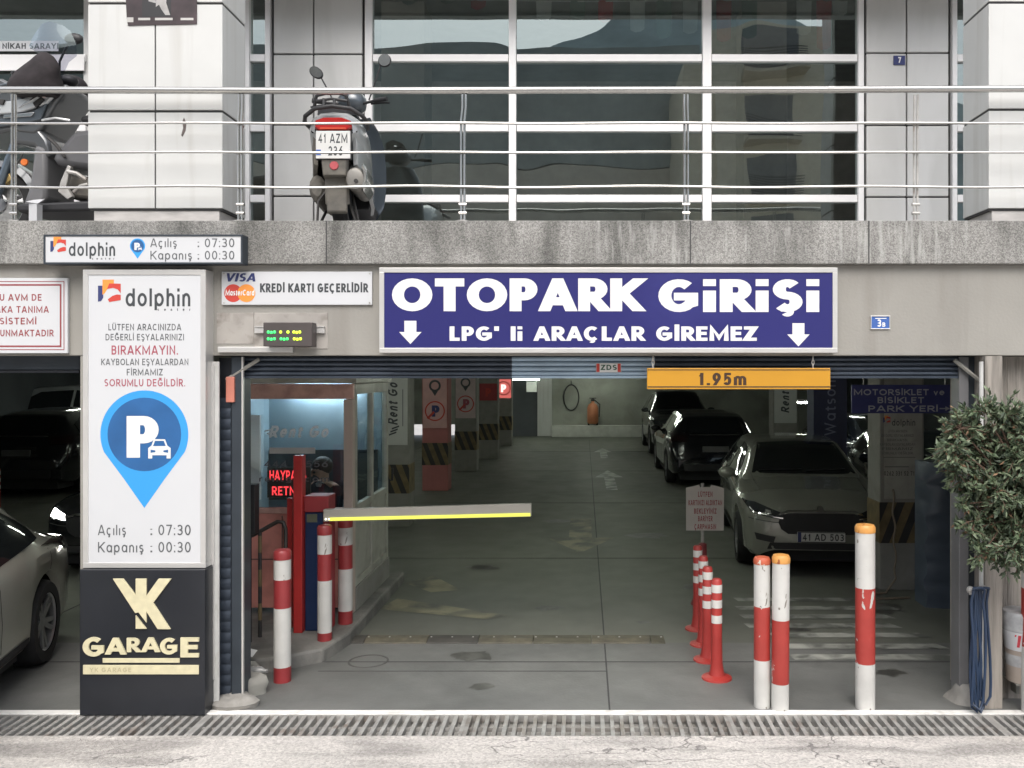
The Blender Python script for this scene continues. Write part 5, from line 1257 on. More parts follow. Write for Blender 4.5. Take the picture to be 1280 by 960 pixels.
def car(name, label, kind, paint, loc, rot=0, plate=None, lights=None, zs=1., tail=None, group='parked cars in the garage', drl=False):
    D = CARS[kind]; L = D['L']; hw0 = D['hw']
    root = thing(name, label, 'car', (0,0,0), group)
    ys = sorted(set([round(L*i/74., 4) for i in range(75)] + [.02,.05,.09,L-.02,L-.05,L-.09]))
    def hw(y):
        f = lerp([(0,.62),(.03,.72),(.1,.83),(.25,.92),(.6,.985),(.9,1),(L-.9,1),(L-.4,.98),(L-.15,.93),(L-.05,.87),(L,.80)], y); return f*hw0
    rings = []
    for y in ys:
        w = hw(y); zt = smooth_tab(D['top'], y, .05); zb_ = D['belt']; be = min(smooth_tab(zb_, y, .06), zt-.03); rw_ = min(smooth_tab(D['roof'], y, .06), w*.93)
        z0 = lerp([(0,.30),(.1,.22),(.4,D['sill']),(L-.4,D['sill']),(L-.1,.3),(L,.36)], y)
        for yw_ in (D['wf'], D['wr']):
            dy = abs(y-yw_); RR = D['R']+.055
            if dy < RR: z0 = max(z0, D['R']+math.sqrt(RR*RR-dy*dy)-.01)
        half = [(w*.93, z0), (w*.985, z0+.10*(be-z0)), (w, z0+.5*(be-z0)), (w*.985, z0+.86*(be-z0)), (w*.945, be)]
        x1, z1 = rw_, zt-.045
        if z1 < be: z1 = be+.3*(zt-be)
        xs, zs_ = half[-1]
        half += [(xs+(x1-xs)*.33, zs_+(z1-zs_)*.38), (xs+(x1-xs)*.70, zs_+(z1-zs_)*.74), (x1, z1), (x1*.86, z1+.72*(zt-z1)), (x1*.5, z1+.94*(zt-z1)), (0, zt)]
        rings.append([(p[0], y-L/2, p[1]*zs) for p in half] + [(-p[0], y-L/2, p[1]*zs) for p in half[-2::-1]])
    b = MB().loft(rings, cap=True, closed=False)
    n = len(rings[0]); nr = len(rings)
    b.F += [tuple(range(n-1, -1, -1)), tuple((nr-1)*n+i for i in range(n))]; b.M += [0, 0]
    b.build('body', paint, root, smooth=32)
    bvh = BVHTree.FromPolygons([Vector(v) for v in b.V], [tuple(f) for f in b.F])
    # dark belly fills the space behind the arches
    MB().box(-hw0+.23, hw0-.23, -L/2+.12, L/2-.12, .16*zs, .62*zs).build('underbody', RUBBER, root, smooth=0)
    MB().box(-hw0+.10, hw0-.10, -L/2+D['wf']+D['R']+.06, -L/2+D['wr']-D['R']-.06, .15*zs, .40*zs).build('floor_pan', RUBBER, root, smooth=0)
    def decal(nm, pts, axis, m, off=.006, cuts=3, parent=None):
        bm_ = bmesh.new(); vs = [bm_.verts.new((p[0], p[1]*(1 if axis[0] != 'z' else 1), 0)) for p in pts]
        bm_.faces.new(vs); bmesh.ops.triangulate(bm_, faces=bm_.faces[:])
        for _ in range(cuts): bmesh.ops.subdivide_edges(bm_, edges=[e_ for e_ in bm_.edges if e_.calc_length() > .05], cuts=1, use_grid_fill=True); bmesh.ops.triangulate(bm_, faces=bm_.faces[:])
        o_, keep = [], []
        bm_.verts.index_update()
        for v in bm_.verts:
            u_, w_ = v.co.x, v.co.y*zs
            if axis == '-y': og, d = Vector((u_,-L,w_)), Vector((0,1,0))
            elif axis == '+y': og, d = Vector((u_,L,w_)), Vector((0,-1,0))
            elif axis == '+x': og, d = Vector((3,u_-L/2,w_)), Vector((-1,0,0))
            else: og, d = Vector((-3,u_-L/2,w_)), Vector((1,0,0))
            h_, nrm, ix, ds = bvh.ray_cast(og, d)
            if h_ is None: o_.append((0,0,0)); keep.append(False)
            else:
                if nrm.dot(d) > 0: nrm = -nrm
                o_.append(tuple(h_+nrm*off)); keep.append(True)
        f_ = [tuple(v.index for v in f.verts) for f in bm_.faces if all(keep[v.index] for v in f.verts)]
        bm_.free()
        if not f_: return None
        q_ = MB(); q_.add(o_, f_); return q_.build(nm, m, parent or root, smooth=50)
    mir = lambda P: [(-p[0], p[1]) for p in P]
    decal('windscreen', D['wind'], '-y', CARGL); decal('rear_window', D['rear'], '+y', CARGL)
    for ax in ('+x', '-x'):
        for P in D['side']: decal('side_window', P, ax, CARGL)
        zc = D['side'][0][0][1]
        x0_ = D['side'][0][0][0]; xm_ = D['side'][1][0][0]-.03; xe = D['side'][1][-1][0]+.02
        for xx in (x0_-.12, xm_, xe): decal('door_seam', [(xx,.36),(xx+.012,.36),(xx+.012,zc-.02),(xx,zc-.02)], ax, JOINT, .003, 4)
        for xx in (xm_-.28, xe-.30): decal('door_handle', [(xx,zc-.10),(xx+.2,zc-.10),(xx+.2,zc-.07),(xx,zc-.07)], ax, paint, .022, 2)
        decal('sill_trim', [(D['wf']+.42,.26),(D['wr']-.42,.26),(D['wr']-.42,.33),(D['wf']+.42,.33)], ax, RUBBER, .006, 4)
    k = (D['top'][0][1])/.66     # front height factor
    for sx in (1, -1):
        f = (lambda P: P) if sx > 0 else mir
        hl_ = decal('headlight', f([(.40*hw0/.885,.655*k),(.44*hw0/.885,.60*k),(.74*hw0/.885,.64*k),(.83*hw0/.885,.75*k),(.70*hw0/.885,.74*k)]), '-y', HEADG, .008)
        if hl_:
            decal('headlight_lens', f([(.54,.64*k),(.60,.645*k),(.60,.685*k),(.54,.675*k)] if not lights else [(.47,.625*k),(.70,.645*k),(.72,.715*k),(.50,.675*k)]), '-y', lights or CHROME, .014, 2, hl_)
            if drl: decal('bright_strip', f([(.42,.605*k),(.74,.645*k),(.74,.655*k),(.42,.617*k)]), '-y', CHROME, .013, 3, hl_)
        decal('fog_light', f([(.52,.36*k),(.70,.38*k),(.72,.45*k),(.50,.42*k)]), '-y', PLAST, .008, 2)
        decal('taillight', f([(.56,.82*k),(.86,.83*k),(.84,.96*k),(.56,.93*k)]), '+y', tail or TAILD, .012, 3)
    decal('grille', [(-.47,.57*k),(-.44,.50*k),(-.36,.45*k),(.36,.45*k),(.44,.50*k),(.47,.57*k),(.44,.64*k),(.36,.665*k),(-.36,.665*k),(-.44,.64*k)], '-y', PLAST, .008)
    decal('grille_surround', [(-.46,.645*k),(-.37,.67*k),(.37,.67*k),(.46,.645*k),(.45,.66*k),(.37,.685*k),(-.37,.685*k),(-.45,.66*k)], '-y', CHROME if kind != 'suv' else PLAST, .012, 3)
    decal('bonnet_seam', [(-.66,.955*k),(-.655,.955*k),(-.60,.80*k),(-.605,.80*k)], '-y', JOINT, .004, 3); decal('bonnet_seam', [(.66,.955*k),(.655,.955*k),(.60,.80*k),(.605,.80*k)], '-y', JOINT, .004, 3)
    decal('bumper_seam', [(-.78,.585*k),(-.44,.56*k),(-.44,.568*k),(-.78,.593*k)], '-y', JOINT, .003, 3); decal('bumper_seam', [(.78,.585*k),(.44,.56*k),(.44,.568*k),(.78,.593*k)], '-y', JOINT, .003, 3)
    decal('badge', [(.035*math.cos(t), .70*k+.028*math.sin(t)) for t in [2*math.pi*i/14 for i in range(14)]], '-y', CHROME, .01, 1)
    zw = D['wind'][0][1]
    decal('wiper', [(-.55,zw+.02),(-.02,zw+.035),(-.02,zw+.047),(-.55,zw+.03)], '-y', PLAST, .014, 3); decal('wiper', [(.03,zw+.02),(.52,zw+.04),(.52,zw+.05),(.03,zw+.032)], '-y', PLAST, .014, 3)
    decal('lower_intake', [(-.60,.27*k),(.60,.27*k),(.56,.36*k),(-.56,.36*k)], '-y', PLAST, .008)
    decal('rear_bumper', [(-.8,.36),(.8,.36),(.8,.52),(-.8,.52)], '+y', PLAST, .01)
    decal('tailgate_seam', [(-.62,1.0*k*.98),(.62,1.0*k*.98),(.62,1.01*k*.98),(-.62,1.01*k*.98)], '+y', JOINT, .005, 3)
    decal('tailgate_trim', [(-.5,.94*k),(.5,.94*k),(.5,.955*k),(-.5,.955*k)], '+y', CHROME, .010, 3)
    for sg, ax, zp in ((-1,'-y',.425*k*zs),(1,'+y',.70*k*zs)):
        h_, nrm, ix, ds = bvh.ray_cast(Vector((.3,sg*L,zp)), Vector((0,-sg,0)))
        yq = h_.y if h_ else sg*L/2
        pl = MB().box(-.26, .26, min(yq,yq+sg*.035), max(yq,yq+sg*.035), zp-.056, zp+.056).build('number_plate', PLATE if plate else mat('dark_plate', (.10,.10,.10), .5), root, smooth=0, bevel=.003)
        if plate and sg < 0:
            MB().box(-.26, -.222, yq-.037, yq-.0352, zp-.056, zp+.056).build('plate_band', NAVY, pl, smooth=0)
            MB().box(-.262, .262, yq-.0365, yq-.0352, zp+.05, zp+.058).box(-.262, .262, yq-.0365, yq-.0352, zp-.058, zp-.05).build('plate_edge', PLAST, pl, smooth=0)
            text(pl, plate, .02, zp-.038, .076, yq-.036, CHAR, w=.45, wx=.17, gap=.2)
    mz = D['side'][0][0][1]*zs+.05; my = D['side'][0][0][0]-L/2+.13
    for sx in (1, -1):
        w = hw0*.95
        m_ = MB().sphere((sx*(w+.09),my,mz), (.11,.075,.075), 14, 9); m_.tube([(sx*(w-.08),my+.02,mz-.05),(sx*(w+.05),my,mz-.03)], .025, 8)
        m_.build('mirror', paint, root)
    for yw_ in (D['wf'], D['wr']):
        for sx in (1, -1):
            t_, g_ = wheel_mesh(D['R'], .21)
            xw = sx*(hw0-.115)
            for q_ in (t_, g_): q_.V = [(xw+sx*v[0], yw_-L/2+v[1], D['R']+v[2]) for v in q_.V]
            wh = t_.build('wheel', TYRE, root); g_.build('rim', [RIM, PLAST], wh)
    root.location = loc; root.rotation_euler = (0,0,R(rot))
    return root
def paint(name, rgb, rough=.22, metal=.3): return mat(name, rgb, rough, metal, var=.03, coat=1.)
PG = paint('paint_pale_grey', (.31,.315,.275), .22, .35); PB = paint('paint_black', (.008,.009,.012), .15, .1); PS = paint('paint_silver_beige', (.45,.44,.385), .28, .5)
PD = paint('paint_dark_grey', (.05,.055,.06)); PWH = paint('paint_white_grey', (.30,.31,.32)); PNV = paint('paint_dark_blue', (.012,.016,.03))
car('parked_car', 'pale grey hatchback facing out with plate 41 AD 503', 'hatch', PG, (2.83, 3.84+2.05, 0), rot=-5, plate='41 AD 503', drl=True, zs=1.025)
car('parked_car', 'black car with its tail to us behind the notice stand', 'suv', PB, (2.62, 11.5+2.27, 0), rot=180, zs=.93)
car('parked_car', 'tall dark grey SUV parked behind the black car', 'suv', PD, (2.75, 18.0+2.27, 0), zs=1.10)
car('parked_car', 'silver beige saloon half hidden at the left edge driving out', 'sedan', PS, (-4.77, -.57, 0), rot=14.5)
car('parked_car', 'black SUV with its tail to us in the left bay', 'suv', PB, (-10.35, 10+2.3, 0), rot=180)
car('parked_car', 'pale grey van like car parked sideways behind the black SUV', 'suv', PWH, (-13.0+.6, 17.0, 0), rot=90, zs=1.24)
LIT = emit_mat('headlight_lit', (1.,.97,.9), 14.)
car('parked_car', 'dark car with headlights lit behind the pillar sign', 'hatch', PB, (-5.27, 3.75+2.05, 0), lights=LIT)
car('parked_car', 'dark blue car parked deep in the right aisle', 'hatch', PNV, (5.35, 6.0+2, 0), rot=-8)
car('parked_car', 'black car standing behind the blue banner pillar', 'hatch', PNV, (6.4, 13.6, 0), rot=10)
# covered motorbike shape behind the right guide: folded tarpaulin
tp = MB(); rg = []
for i in range(22):
    z = 1.42*i/21
    rg.append([(px(1158,2.6)+.02*math.sin(i*1.3)+.25*(i/21)**3*.2, 2.62+.015*math.sin(i*2.2), z), (px(1180,2.6), 2.56+.03*math.sin(i*2.1+.4), z+.012*math.sin(i)), (px(1205,2.6)+.05, 2.60+.02*math.sin(i*1.9+1), z), (px(1205,2.6)+.05, 2.9, z), (px(1158,2.6), 2.9, z)])
solo(tp.loft(rg), 'tarpaulin', mat('slate_tarpaulin', (.075,.095,.125), .4, var=.1, scale=4), 'wrinkled slate blue tarpaulin over a stack right of the notice pillar', 'tarpaulin', (px(1182,2.6), 2.7, 0), smooth=60)
ca = MB().tube([(px(1117,3.25)+.012*math.sin(i*.9), 3.27-.004*i, pz(612,3.25)-(pz(612,3.25)-.02)*i/24.) for i in range(22)] + [(px(1109,3.1),3.14,.015),(px(1080,3.0),3.05,.012),(px(1096,2.9),2.9,.012),(px(1140,2.9),2.95,.012)], .011, 8)
solo(ca, 'cable', mat('dull_tan_cable', (.2,.16,.12), .6), 'tan cable hanging down the right pillar onto the floor', 'cable', (px(1117,3.25), 3.2, 0))
# ------------------------------------------------------------------ scooter on the terrace, seen from behind and below
GREYS = paint('paint_scooter_grey', (.40,.415,.42), .3, .4)
SLATE = paint('paint_scooter_slate', (.06,.075,.09), .35, .3)
DUST = mat('dusty_plastic', (.12,.113,.10), .85, var=.25, scale=14, dirt_or_sheen=(.17,.155,.13), damt=.6, dscale=9)
sx0, sy0 = -1.79, .34
sco = thing('scooter', 'grey scooter with plate 41 AZM 236 parked tail first at the railing', 'scooter', (sx0, sy0, ZT))
def Q(x, y, z): return (sx0 + .02 + .88*x - .13*y - .035*z, sy0 + y, ZT + z)
def ring(y, prof): return [Q(p[0], y, p[1]) for p in prof]
def sym(P): return P + [(-p[0], p[1]) for p in P[::-1]]
def wheel_x(name, y, r, w, parent):
    t = MB().lathe([(r*.66,-w/2),(r*.9,-w*.5),(r,-w*.25),(r*1.01,0),(r,w*.25),(r*.9,w*.5),(r*.66,w/2)], (0,0,0), 36, 'x', cap=False)
    for k in range(36):
        a = 2*math.pi*k/36; c, s_ = math.cos(a), math.sin(a)
        t.loft([[(xx, rr*c-o*s_, rr*s_+o*c) for xx, rr, o in ((-.4*w,r*.95,.004),(0,r*1.0,.012),(.0,r*1.03,.016),(-.38*w,r*.985,.008))]], cap=False) if False else None
    g = MB().lathe([(0,-.02),(r*.2,-.03),(r*.62,-.012),(r*.67,-w*.45),(r*.67,w*.45),(r*.62,.012),(r*.2,.03),(0,.02)], (0,0,0), 24, 'x', cap=False)
    for q in (t, g): q.V = [Q(v[0], y+v[1], r+v[2]) for v in q.V]
    o = t.build(name, RUBBER, parent); g.build('rim', DARKM, o)
wheel_x('wheel', .28, .25, .125, sco); wheel_x('wheel', 1.38, .25, .11, sco)
tail = MB()
tail.loft([ring(y, sym([(0,zt_),(w*.55,zt_-.012),(w*.9,zt_-.06),(w,zt_-.13),(w*.97,zb_+.06),(w*.75,zb_+.01),(0,zb_)])) for y, w, zt_, zb_ in
   ((-.06,.155,.80,.66),(-.03,.19,.83,.62),(.03,.215,.85,.59),(.15,.232,.86,.55),(.35,.24,.86,.50),(.55,.235,.84,.42),(.75,.20,.78,.34),(.85,.14,.70,.30))])
tail.build('tail_cowl', GREYS, sco, smooth=55)
# lower tail sides
for sx in (1, -1):
    MB().loft([[Q(sx*(xo+d), y, z) for d, z in ((0,z0),(0,z1),(-.03,z1+.01),(-.03,z0-.01))] for y, xo, z0, z1 in ((-.02,.175,.46,.66),(.12,.215,.40,.62),(.35,.235,.33,.58),(.6,.235,.26,.5),(.8,.2,.24,.42))]).build('side_panel', GREYS if sx > 0 else DUST, sco, smooth=55)
MB().loft([ring(y, sym([(0,zt_),(w,zt_-.02),(w*1.05,zt_-.06),(0,zt_-.06)])) for y, w, zt_ in ((.03,.10,.885),(.12,.155,.915),(.4,.17,.90),(.6,.15,.87),(.82,.11,.86))]).build('seat', PLAST, sco, smooth=55)
gb = MB()
gb.tube([Q(-.235,.20,.775),Q(-.25,.02,.775),Q(-.225,-.07,.79),Q(-.14,-.10,.835),Q(0,-.11,.85),Q(.15,-.10,.835),Q(.24,-.07,.79),Q(.262,.02,.775),Q(.245,.20,.775)], .0155, 10)
gb.tube([Q(-.15,-.06,.86),Q(-.125,-.085,.93),Q(-.05,-.095,.945),Q(.07,-.095,.945),Q(.115,-.085,.93),Q(.135,-.06,.86)], .0125, 8)
gb.tube([Q(-.125,-.085,.893),Q(0,-.10,.905),Q(.12,-.085,.893)], .011, 8)
for xx in (-.065, .02): gb.tube([Q(xx,-.10,.905),Q(xx,-.11,.845)], .011, 8)
gb.build('grab_rail', PLAST, sco)
tl = MB().loft([[Q(x*k, y, .725+z*k2) for x, z in ((-.148,-.022),(-.143,.028),(-.077,.05),(.077,.05),(.143,.028),(.148,-.022),(.11,-.045),(-.11,-.045))] for y, k, k2 in ((-.105,.93,.9),(-.09,1,1),(-.03,1.05,1.05))])
tl.build('tail_light', TAILR, sco, smooth=30)
MB().loft([[Q(x*k, y, .693+z) for x, z in ((-.11,-.006),(-.11,.006),(.11,.006),(.11,-.006))] for y, k in ((-.112,.9),(-.10,1))]).build('lens_strip', mat('lens_orange_red', (.6,.08,.04), .2), sco)
pq = Q(0,-.11,.575)
pr = MB().box(pq[0]-.122, pq[0]+.122, pq[1]-.006, pq[1]+.006, pq[2]-.098, pq[2]+.098).build('number_plate', PLATE, sco, smooth=0, bevel=.004)
text(pr, '41 AZM', pq[0], pq[2]+.012, .066, pq[1]-.006, CHAR, w=.205, wx=.16, gap=.22)
text(pr, '236', pq[0]+.018, pq[2]-.077, .066, pq[1]-.006, CHAR, w=.10, wx=.16, gap=.22)
MB().box(pq[0]-.118, pq[0]-.085, pq[1]-.0075, pq[1]-.0062, pq[2]-.075, pq[2]-.035).build('plate_band', mat('plate_blue', (.06,.13,.42), .4), pr, smooth=0)
MB().box(pq[0]-.127, pq[0]+.127, pq[1]+.0065, pq[1]+.02, pq[2]-.103, pq[2]+.103).build('plate_holder', PLAST, sco, smooth=0)
MB().loft([[Q(x*k, y, z) for x, z in ((-.095,z0),(-.105,z1),(.105,z1),(.095,z0))] for y, k, z0, z1 in ((-.10,.92,.365,.475),(-.085,1,.36,.48),(-.02,1.05,.36,.49))]).build('plate_bracket', DUST, sco, bevel=.004)
rq = Q(0,-.102,.43)
MB().lathe([(.0,-.008),(.028,-.008),(.032,0),(0,0)], rq, 20, 'y').build('reflector', mat('reflector_pink_red', (.45,.10,.11), .25), sco)
mg = []
for i in range(10):
    a = R(195-i*13); r_ = .29
    mg.append([Q(x, .28+r_*math.cos(a)*k, .25+r_*math.sin(a)*k) for x, k in ((-.10,.95),(-.085,1.05),(0,1.09),(.085,1.05),(.10,.95),(.08,.95),(-.08,.95))])
MB().loft(mg).build('mudguard', DUST, sco, smooth=55)
MB().loft([[Q(x*k, y, z) for x, z in ((-.085,z0),(-.095,z1),(.095,z1),(.085,z0))] for y, k, z0, z1 in ((-.035,.9,.12,.36),(-.012,1,.10,.37))]).build('mud_flap', DUST, sco, bevel=.008)
MB().loft([[Q(-.17+.07*math.cos(t)*k, y, .30+.10*math.sin(t)*k) for t in [2*math.pi*i/12 for i in range(12)]] for y, k in ((.03,.6),(.06,1),(.5,1.05),(.56,.7))]).build('engine_case', DUST, sco)
mu = MB().loft([[Q(.165+.03*y_+.082*k*math.cos(t), y_, .345+.03*y_+.085*k*math.sin(t)) for t in [2*math.pi*i/24 for i in range(24)]] for y_, k in ((-.085,.55),(-.08,.86),(-.06,1.),(.40,1.),(.48,.7))])
mo = mu.build('muffler', mat('muffler_grey', (.26,.25,.23), .45, .5, var=.12, dirt_or_sheen=(.15,.13,.11), damt=.5, dscale=10), sco)
mt = Q(.17,-.089,.325); MB().lathe([(.015,-.004),(.015,.01),(0,.01)], mt, 12, 'y').build('outlet', BLK, mo)
hs = MB().loft([[Q(.225+.02*(y_+.1)+dx*k, y_, .355+dz*k-.25*(y_+.06)*0) for dx, dz in ((.0,-.10),(.03,-.05),(.04,0),(.035,.06),(.01,.10),(-.01,.09),(.012,.05),(.015,0),(.01,-.05),(-.012,-.09))] for y_, k in ((-.10,.75),(-.07,1),(.25,1),(.35,.7))])
hs.build('heat_shield', mat('scuffed_chrome', (.6,.6,.58), .2, .9, var=.15, scale=12), mo)
MB().loft([ring(y, sym([(0,.33),(.19,.33),(.215,.30),(.19,.24),(0,.24)])) for y in (.55,.8,1.05,1.12)]).build('footboard', PLAST, sco, bevel=.01)
lg = []
for i in range(9):
    z = .24+.86*i/8; w = [.20,.27,.29,.30,.30,.295,.28,.24,.17][i]; y = 1.10+.05*math.sin(i*.4)
    lg.append([Q(x*w, y+.10*(abs(x)**2)*(-.6)+d, z) for x, d in ((-1,0),(-.8,0),(-.4,.0),(0,0),(.4,0),(.8,0),(1,0),(.98,.03),(.7,.05),(0,.07),(-.7,.05),(-.98,.03))])
MB().loft(lg).build('leg_shield', SLATE, sco, smooth=55)
MB().loft([[Q(.14*k*math.cos(t), y, 1.22+.10*k*math.sin(t)) for t in [2*math.pi*i/18 for i in range(18)]] for y, k in ((.93,.35),(.96,.8),(1.03,1.05),(1.12,.95),(1.18,.5))]).build('handlebar_cowl', SLATE, sco, smooth=55)
MB().loft([[Q(x, y, z) for x, y, z in ((-.13,1.1-.02,1.27),(-.10,1.16,1.33),(0,1.19,1.36),(.10,1.16,1.33),(.13,1.08,1.27))], [Q(x, y, z) for x, y, z in ((-.10,1.03,1.25),(-.08,1.09,1.30),(0,1.12,1.325),(.08,1.09,1.30),(.10,1.03,1.25))]], cap=False, closed=False).build('fly_screen', GREYS, sco, smooth=55)
hb_ = MB().tube([Q(-.35,.90,1.20),Q(-.22,.96,1.20),Q(-.08,1.0,1.2),Q(.08,1.0,1.2),Q(.22,.96,1.215),Q(.35,.90,1.215)], .012, 8)
hb_.tube([Q(-.35,.90,1.20),Q(-.23,.955,1.20)], .019, 10).tube([Q(.35,.90,1.215),Q(.23,.955,1.215)], .019, 10)
hb_.tube([Q(-.19,.99,1.19),Q(-.30,.93,1.165),Q(-.36,.88,1.14)], .008, 6).tube([Q(.19,.99,1.20),Q(.30,.96,1.20),Q(.37,.93,1.19)], .008, 6)
hb_.build('handlebar', PLAST, sco)
for sx, mx_, mz_, el_, nm in ((-1,-.315,1.455,(.052,.012,.043),0),(1,.335,1.555,(.052,.012,.045),0)):
    o = MB().tube([Q(sx*.17,.99,1.23),Q(sx*.20,.98,1.29),Q(mx_-sx*.04,.98,mz_-.035),Q(mx_,.985,mz_)], .0065, 8)
    c = Q(mx_,.975,mz_); e2 = MB().sphere((0,0,0), (.066,.016,.045), 18, 10)
    ca_, sa_ = math.cos(R(-38 if sx < 0 else 5)), math.sin(R(-38 if sx < 0 else 5))
    if sx > 0: e2 = MB().sphere((0,0,0), (.056,.016,.056), 18, 10)
    e2.V = [(c[0]+v[0]*ca_-v[2]*sa_, c[1]+v[1], c[2]+v[0]*sa_+v[2]*ca_) for v in e2.V]
    o.add(e2.V, e2.F); ob_ = o.build('mirror', PLAST, sco)
    g = MB().lathe([(0,0),(1,0)], (0,0,0), 22, 'y', cap=False); k1, k2 = (.058,.038) if sx < 0 else (.049,.049)
    g.V = [(c[0]+v[0]*k1*ca_-v[2]*k2*sa_, c[1]-.0165, c[2]+v[0]*k1*sa_+v[2]*k2*ca_) for v in g.V]
    g.build('mirror_glass', mat('mirror_glass', (.22,.225,.22), .15, .9, var=0) if sx < 0 else bpy.data.materials['mirror_glass'], ob_, smooth=0)
MB().tube([Q(-.12,.42,.28),Q(-.20,.36,.12),Q(-.235,.34,.005)], .011, 8).tube([Q(-.20,.34,.02),Q(-.27,.34,.004)], .010, 6).tube([Q(-.1,.05,.28),Q(-.16,.02,.20),Q(-.175,.02,.04)], .009, 6).build('side_stand', BLK, sco)
MB().tube([Q(.05,.1,.3),Q(.11,.06,.14),Q(.15,.05,.03)], .012, 6).tube([Q(.1,.12,.3),Q(.14,.06,.16),Q(.17,.05,.02)], .009, 6).build('centre_stand', BLK, sco)

# ------------------------------------------------------------------ big scooter at the left, side on, behind the left column
Ym = 1.05
mbk = thing('motor_scooter', 'large dark grey scooter with tall windscreen parked beside the left column', 'scooter', (px(70,Ym), Ym, ZT))
GREYM = paint('paint_graphite', (.095,.10,.105), .28, .5); SILM = paint('paint_silver_trim', (.55,.57,.58), .2, .35)
def P(x, y, Y=Ym): return (px(x,Y), pz(y,Y))
def slab(nm, pts, y0, y1, m, bev=.02, parent=None, smooth=45):
    return MB().prism([P(*p) for p in pts], y0, y1).build(nm, m, parent or mbk, smooth=smooth, bevel=bev)
def mwheel(xc, r, w, parent=None):
    c = (px(xc,Ym), Ym, ZT+r)
    o = MB().lathe([(r*.70,-w/2),(r*.9,-w/2),(r,-w*.2),(r,w*.2),(r*.9,w/2),(r*.70,w/2)], c, 36, 'y', cap=False).build('wheel', TYRE, mbk)
    g = MB().lathe([(r*.70,-w*.46),(r*.66,-w*.4),(r*.66,w*.4),(r*.70,w*.46)], c, 36, 'y', cap=False).lathe([(0,-.04),(r*.18,-.04),(r*.18,.04),(0,.04)], c, 20, 'y')
    for k in range(5):
        a = 2*math.pi*k/5+.3
        g.tube([(c[0]+r*.15*math.cos(a),Ym-.01,c[2]+r*.15*math.sin(a)),(c[0]+r*.68*math.cos(a+.15),Ym-.01,c[2]+r*.68*math.sin(a+.15))], .016, 6)
    g.build('rim', RIM, o)
    MB().lathe([(r*.30,-w*.62),(r*.56,-w*.62),(r*.56,-w*.58),(r*.30,-w*.58)], c, 36, 'y', cap=False).build('brake_disc', mat('brake_disc_steel', (.5,.49,.47), .3, .9, var=.25, scale=40) if 'brake_disc_steel' not in bpy.data.materials else bpy.data.materials['brake_disc_steel'], o)
mwheel(3, .30, .12); mwheel(232, .28, .14)
fd = []
for i in range(11):
    a = R(150-i*13.5); cx0, cz0 = px(3,Ym), ZT+.30
    fd.append([(cx0+(.335+d)*math.cos(a), Ym+yy, cz0+(.335+d)*math.sin(a)) for yy, d in ((-.09,-.04),(-.075,.01),(0,.025),(.075,.01),(.09,-.04),(.07,-.045),(-.07,-.045))])
MB().loft(fd).build('front_mudguard', GREYM, mbk, smooth=55)
MB().tube([(px(30,Ym),Ym-.12,pz(186,Ym)),(px(14,Ym),Ym-.12,pz(232,Ym)),(px(4,Ym),Ym-.10,ZT+.30)], [.03,.034,.026], 12).build('fork', mat('fork_blue_grey', (.12,.15,.18), .3, .6), mbk)
MB().lathe([(0,-.012),(.026,-.012),(.028,0),(0,0)], (px(31,Ym-.16),Ym-.16,pz(203,Ym-.16)), 16, 'y').build('side_reflector', mat('reflector_orange', (.6,.16,.04), .2), mbk)
slab('front_fairing', [(-62,150),(-40,122),(-12,108),(22,108),(45,120),(70,124),(101,114),(103,120),(88,140),(72,168),(62,176),(30,172),(-8,182),(-40,178)], Ym-.20, Ym+.20, GREYM, .06)
slab('fairing_trim', [(-20,126),(10,140),(44,135),(78,126),(98,121),(80,140),(50,150),(14,154),(-30,148)], Ym-.225, Ym-.195, SILM, .012)
slab('fairing_trim', [(-5,160),(25,158),(58,152),(80,138),(72,160),(40,166),(6,170)], Ym-.222, Ym-.196, SLATE, .010)
for pts in ([(-8,128),(-2,122),(24,146),(18,149)], [(46,146),(50,142),(72,128),(78,128)], [(28,158),(29,154),(66,151),(62,156)]): slab('bright_trim', pts, Ym-.235, Ym-.224, CHROME, .002)
slab('headlight', [(-58,146),(-38,124),(-16,118),(-12,140),(-34,156)], Ym-.235, Ym-.19, LAMPC, .012)
slab('indicator', [(74,128),(90,122),(84,131),(76,134)], Ym-.240, Ym-.21, mat('indicator_lens', (.55,.45,.42), .15), .004)
slab('inner_fairing', [(30,160),(66,166),(78,182),(82,200),(74,206),(60,190),(34,186)], Ym-.19, Ym+.19, GREYM, .03)
slab('leg_panel', [(62,188),(76,192),(77,255),(66,264),(46,266),(56,238)], Ym-.20, Ym+.20, mat('plastic_grey', (.13,.13,.135), .55), .03)
slab('foot_board', [(40,262),(130,258),(150,264),(150,270),(46,272)], Ym-.24, Ym+.24, PLAST, .02)
slab('body_panel', [(80,206),(108,172),(150,165),(240,150),(255,165),(220,205),(150,222),(90,214)], Ym-.20, Ym+.20, mat('plastic_grey_panel', (.10,.10,.105), .45), .05)
slab('seat', [(112,150),(150,146),(180,138),(255,128),(262,142),(200,152),(150,160),(112,162)], Ym-.15, Ym+.15, PLAST, .04)
slab('engine', [(88,222),(150,226),(226,238),(226,252),(150,256),(92,250)], Ym-.12, Ym+.12, DUST, .03)
slab('engine_bracket', [(96,232),(104,214),(108,216),(102,240),(110,252),(104,256),(92,246)], Ym-.215, Ym-.17, STEELD, .006)
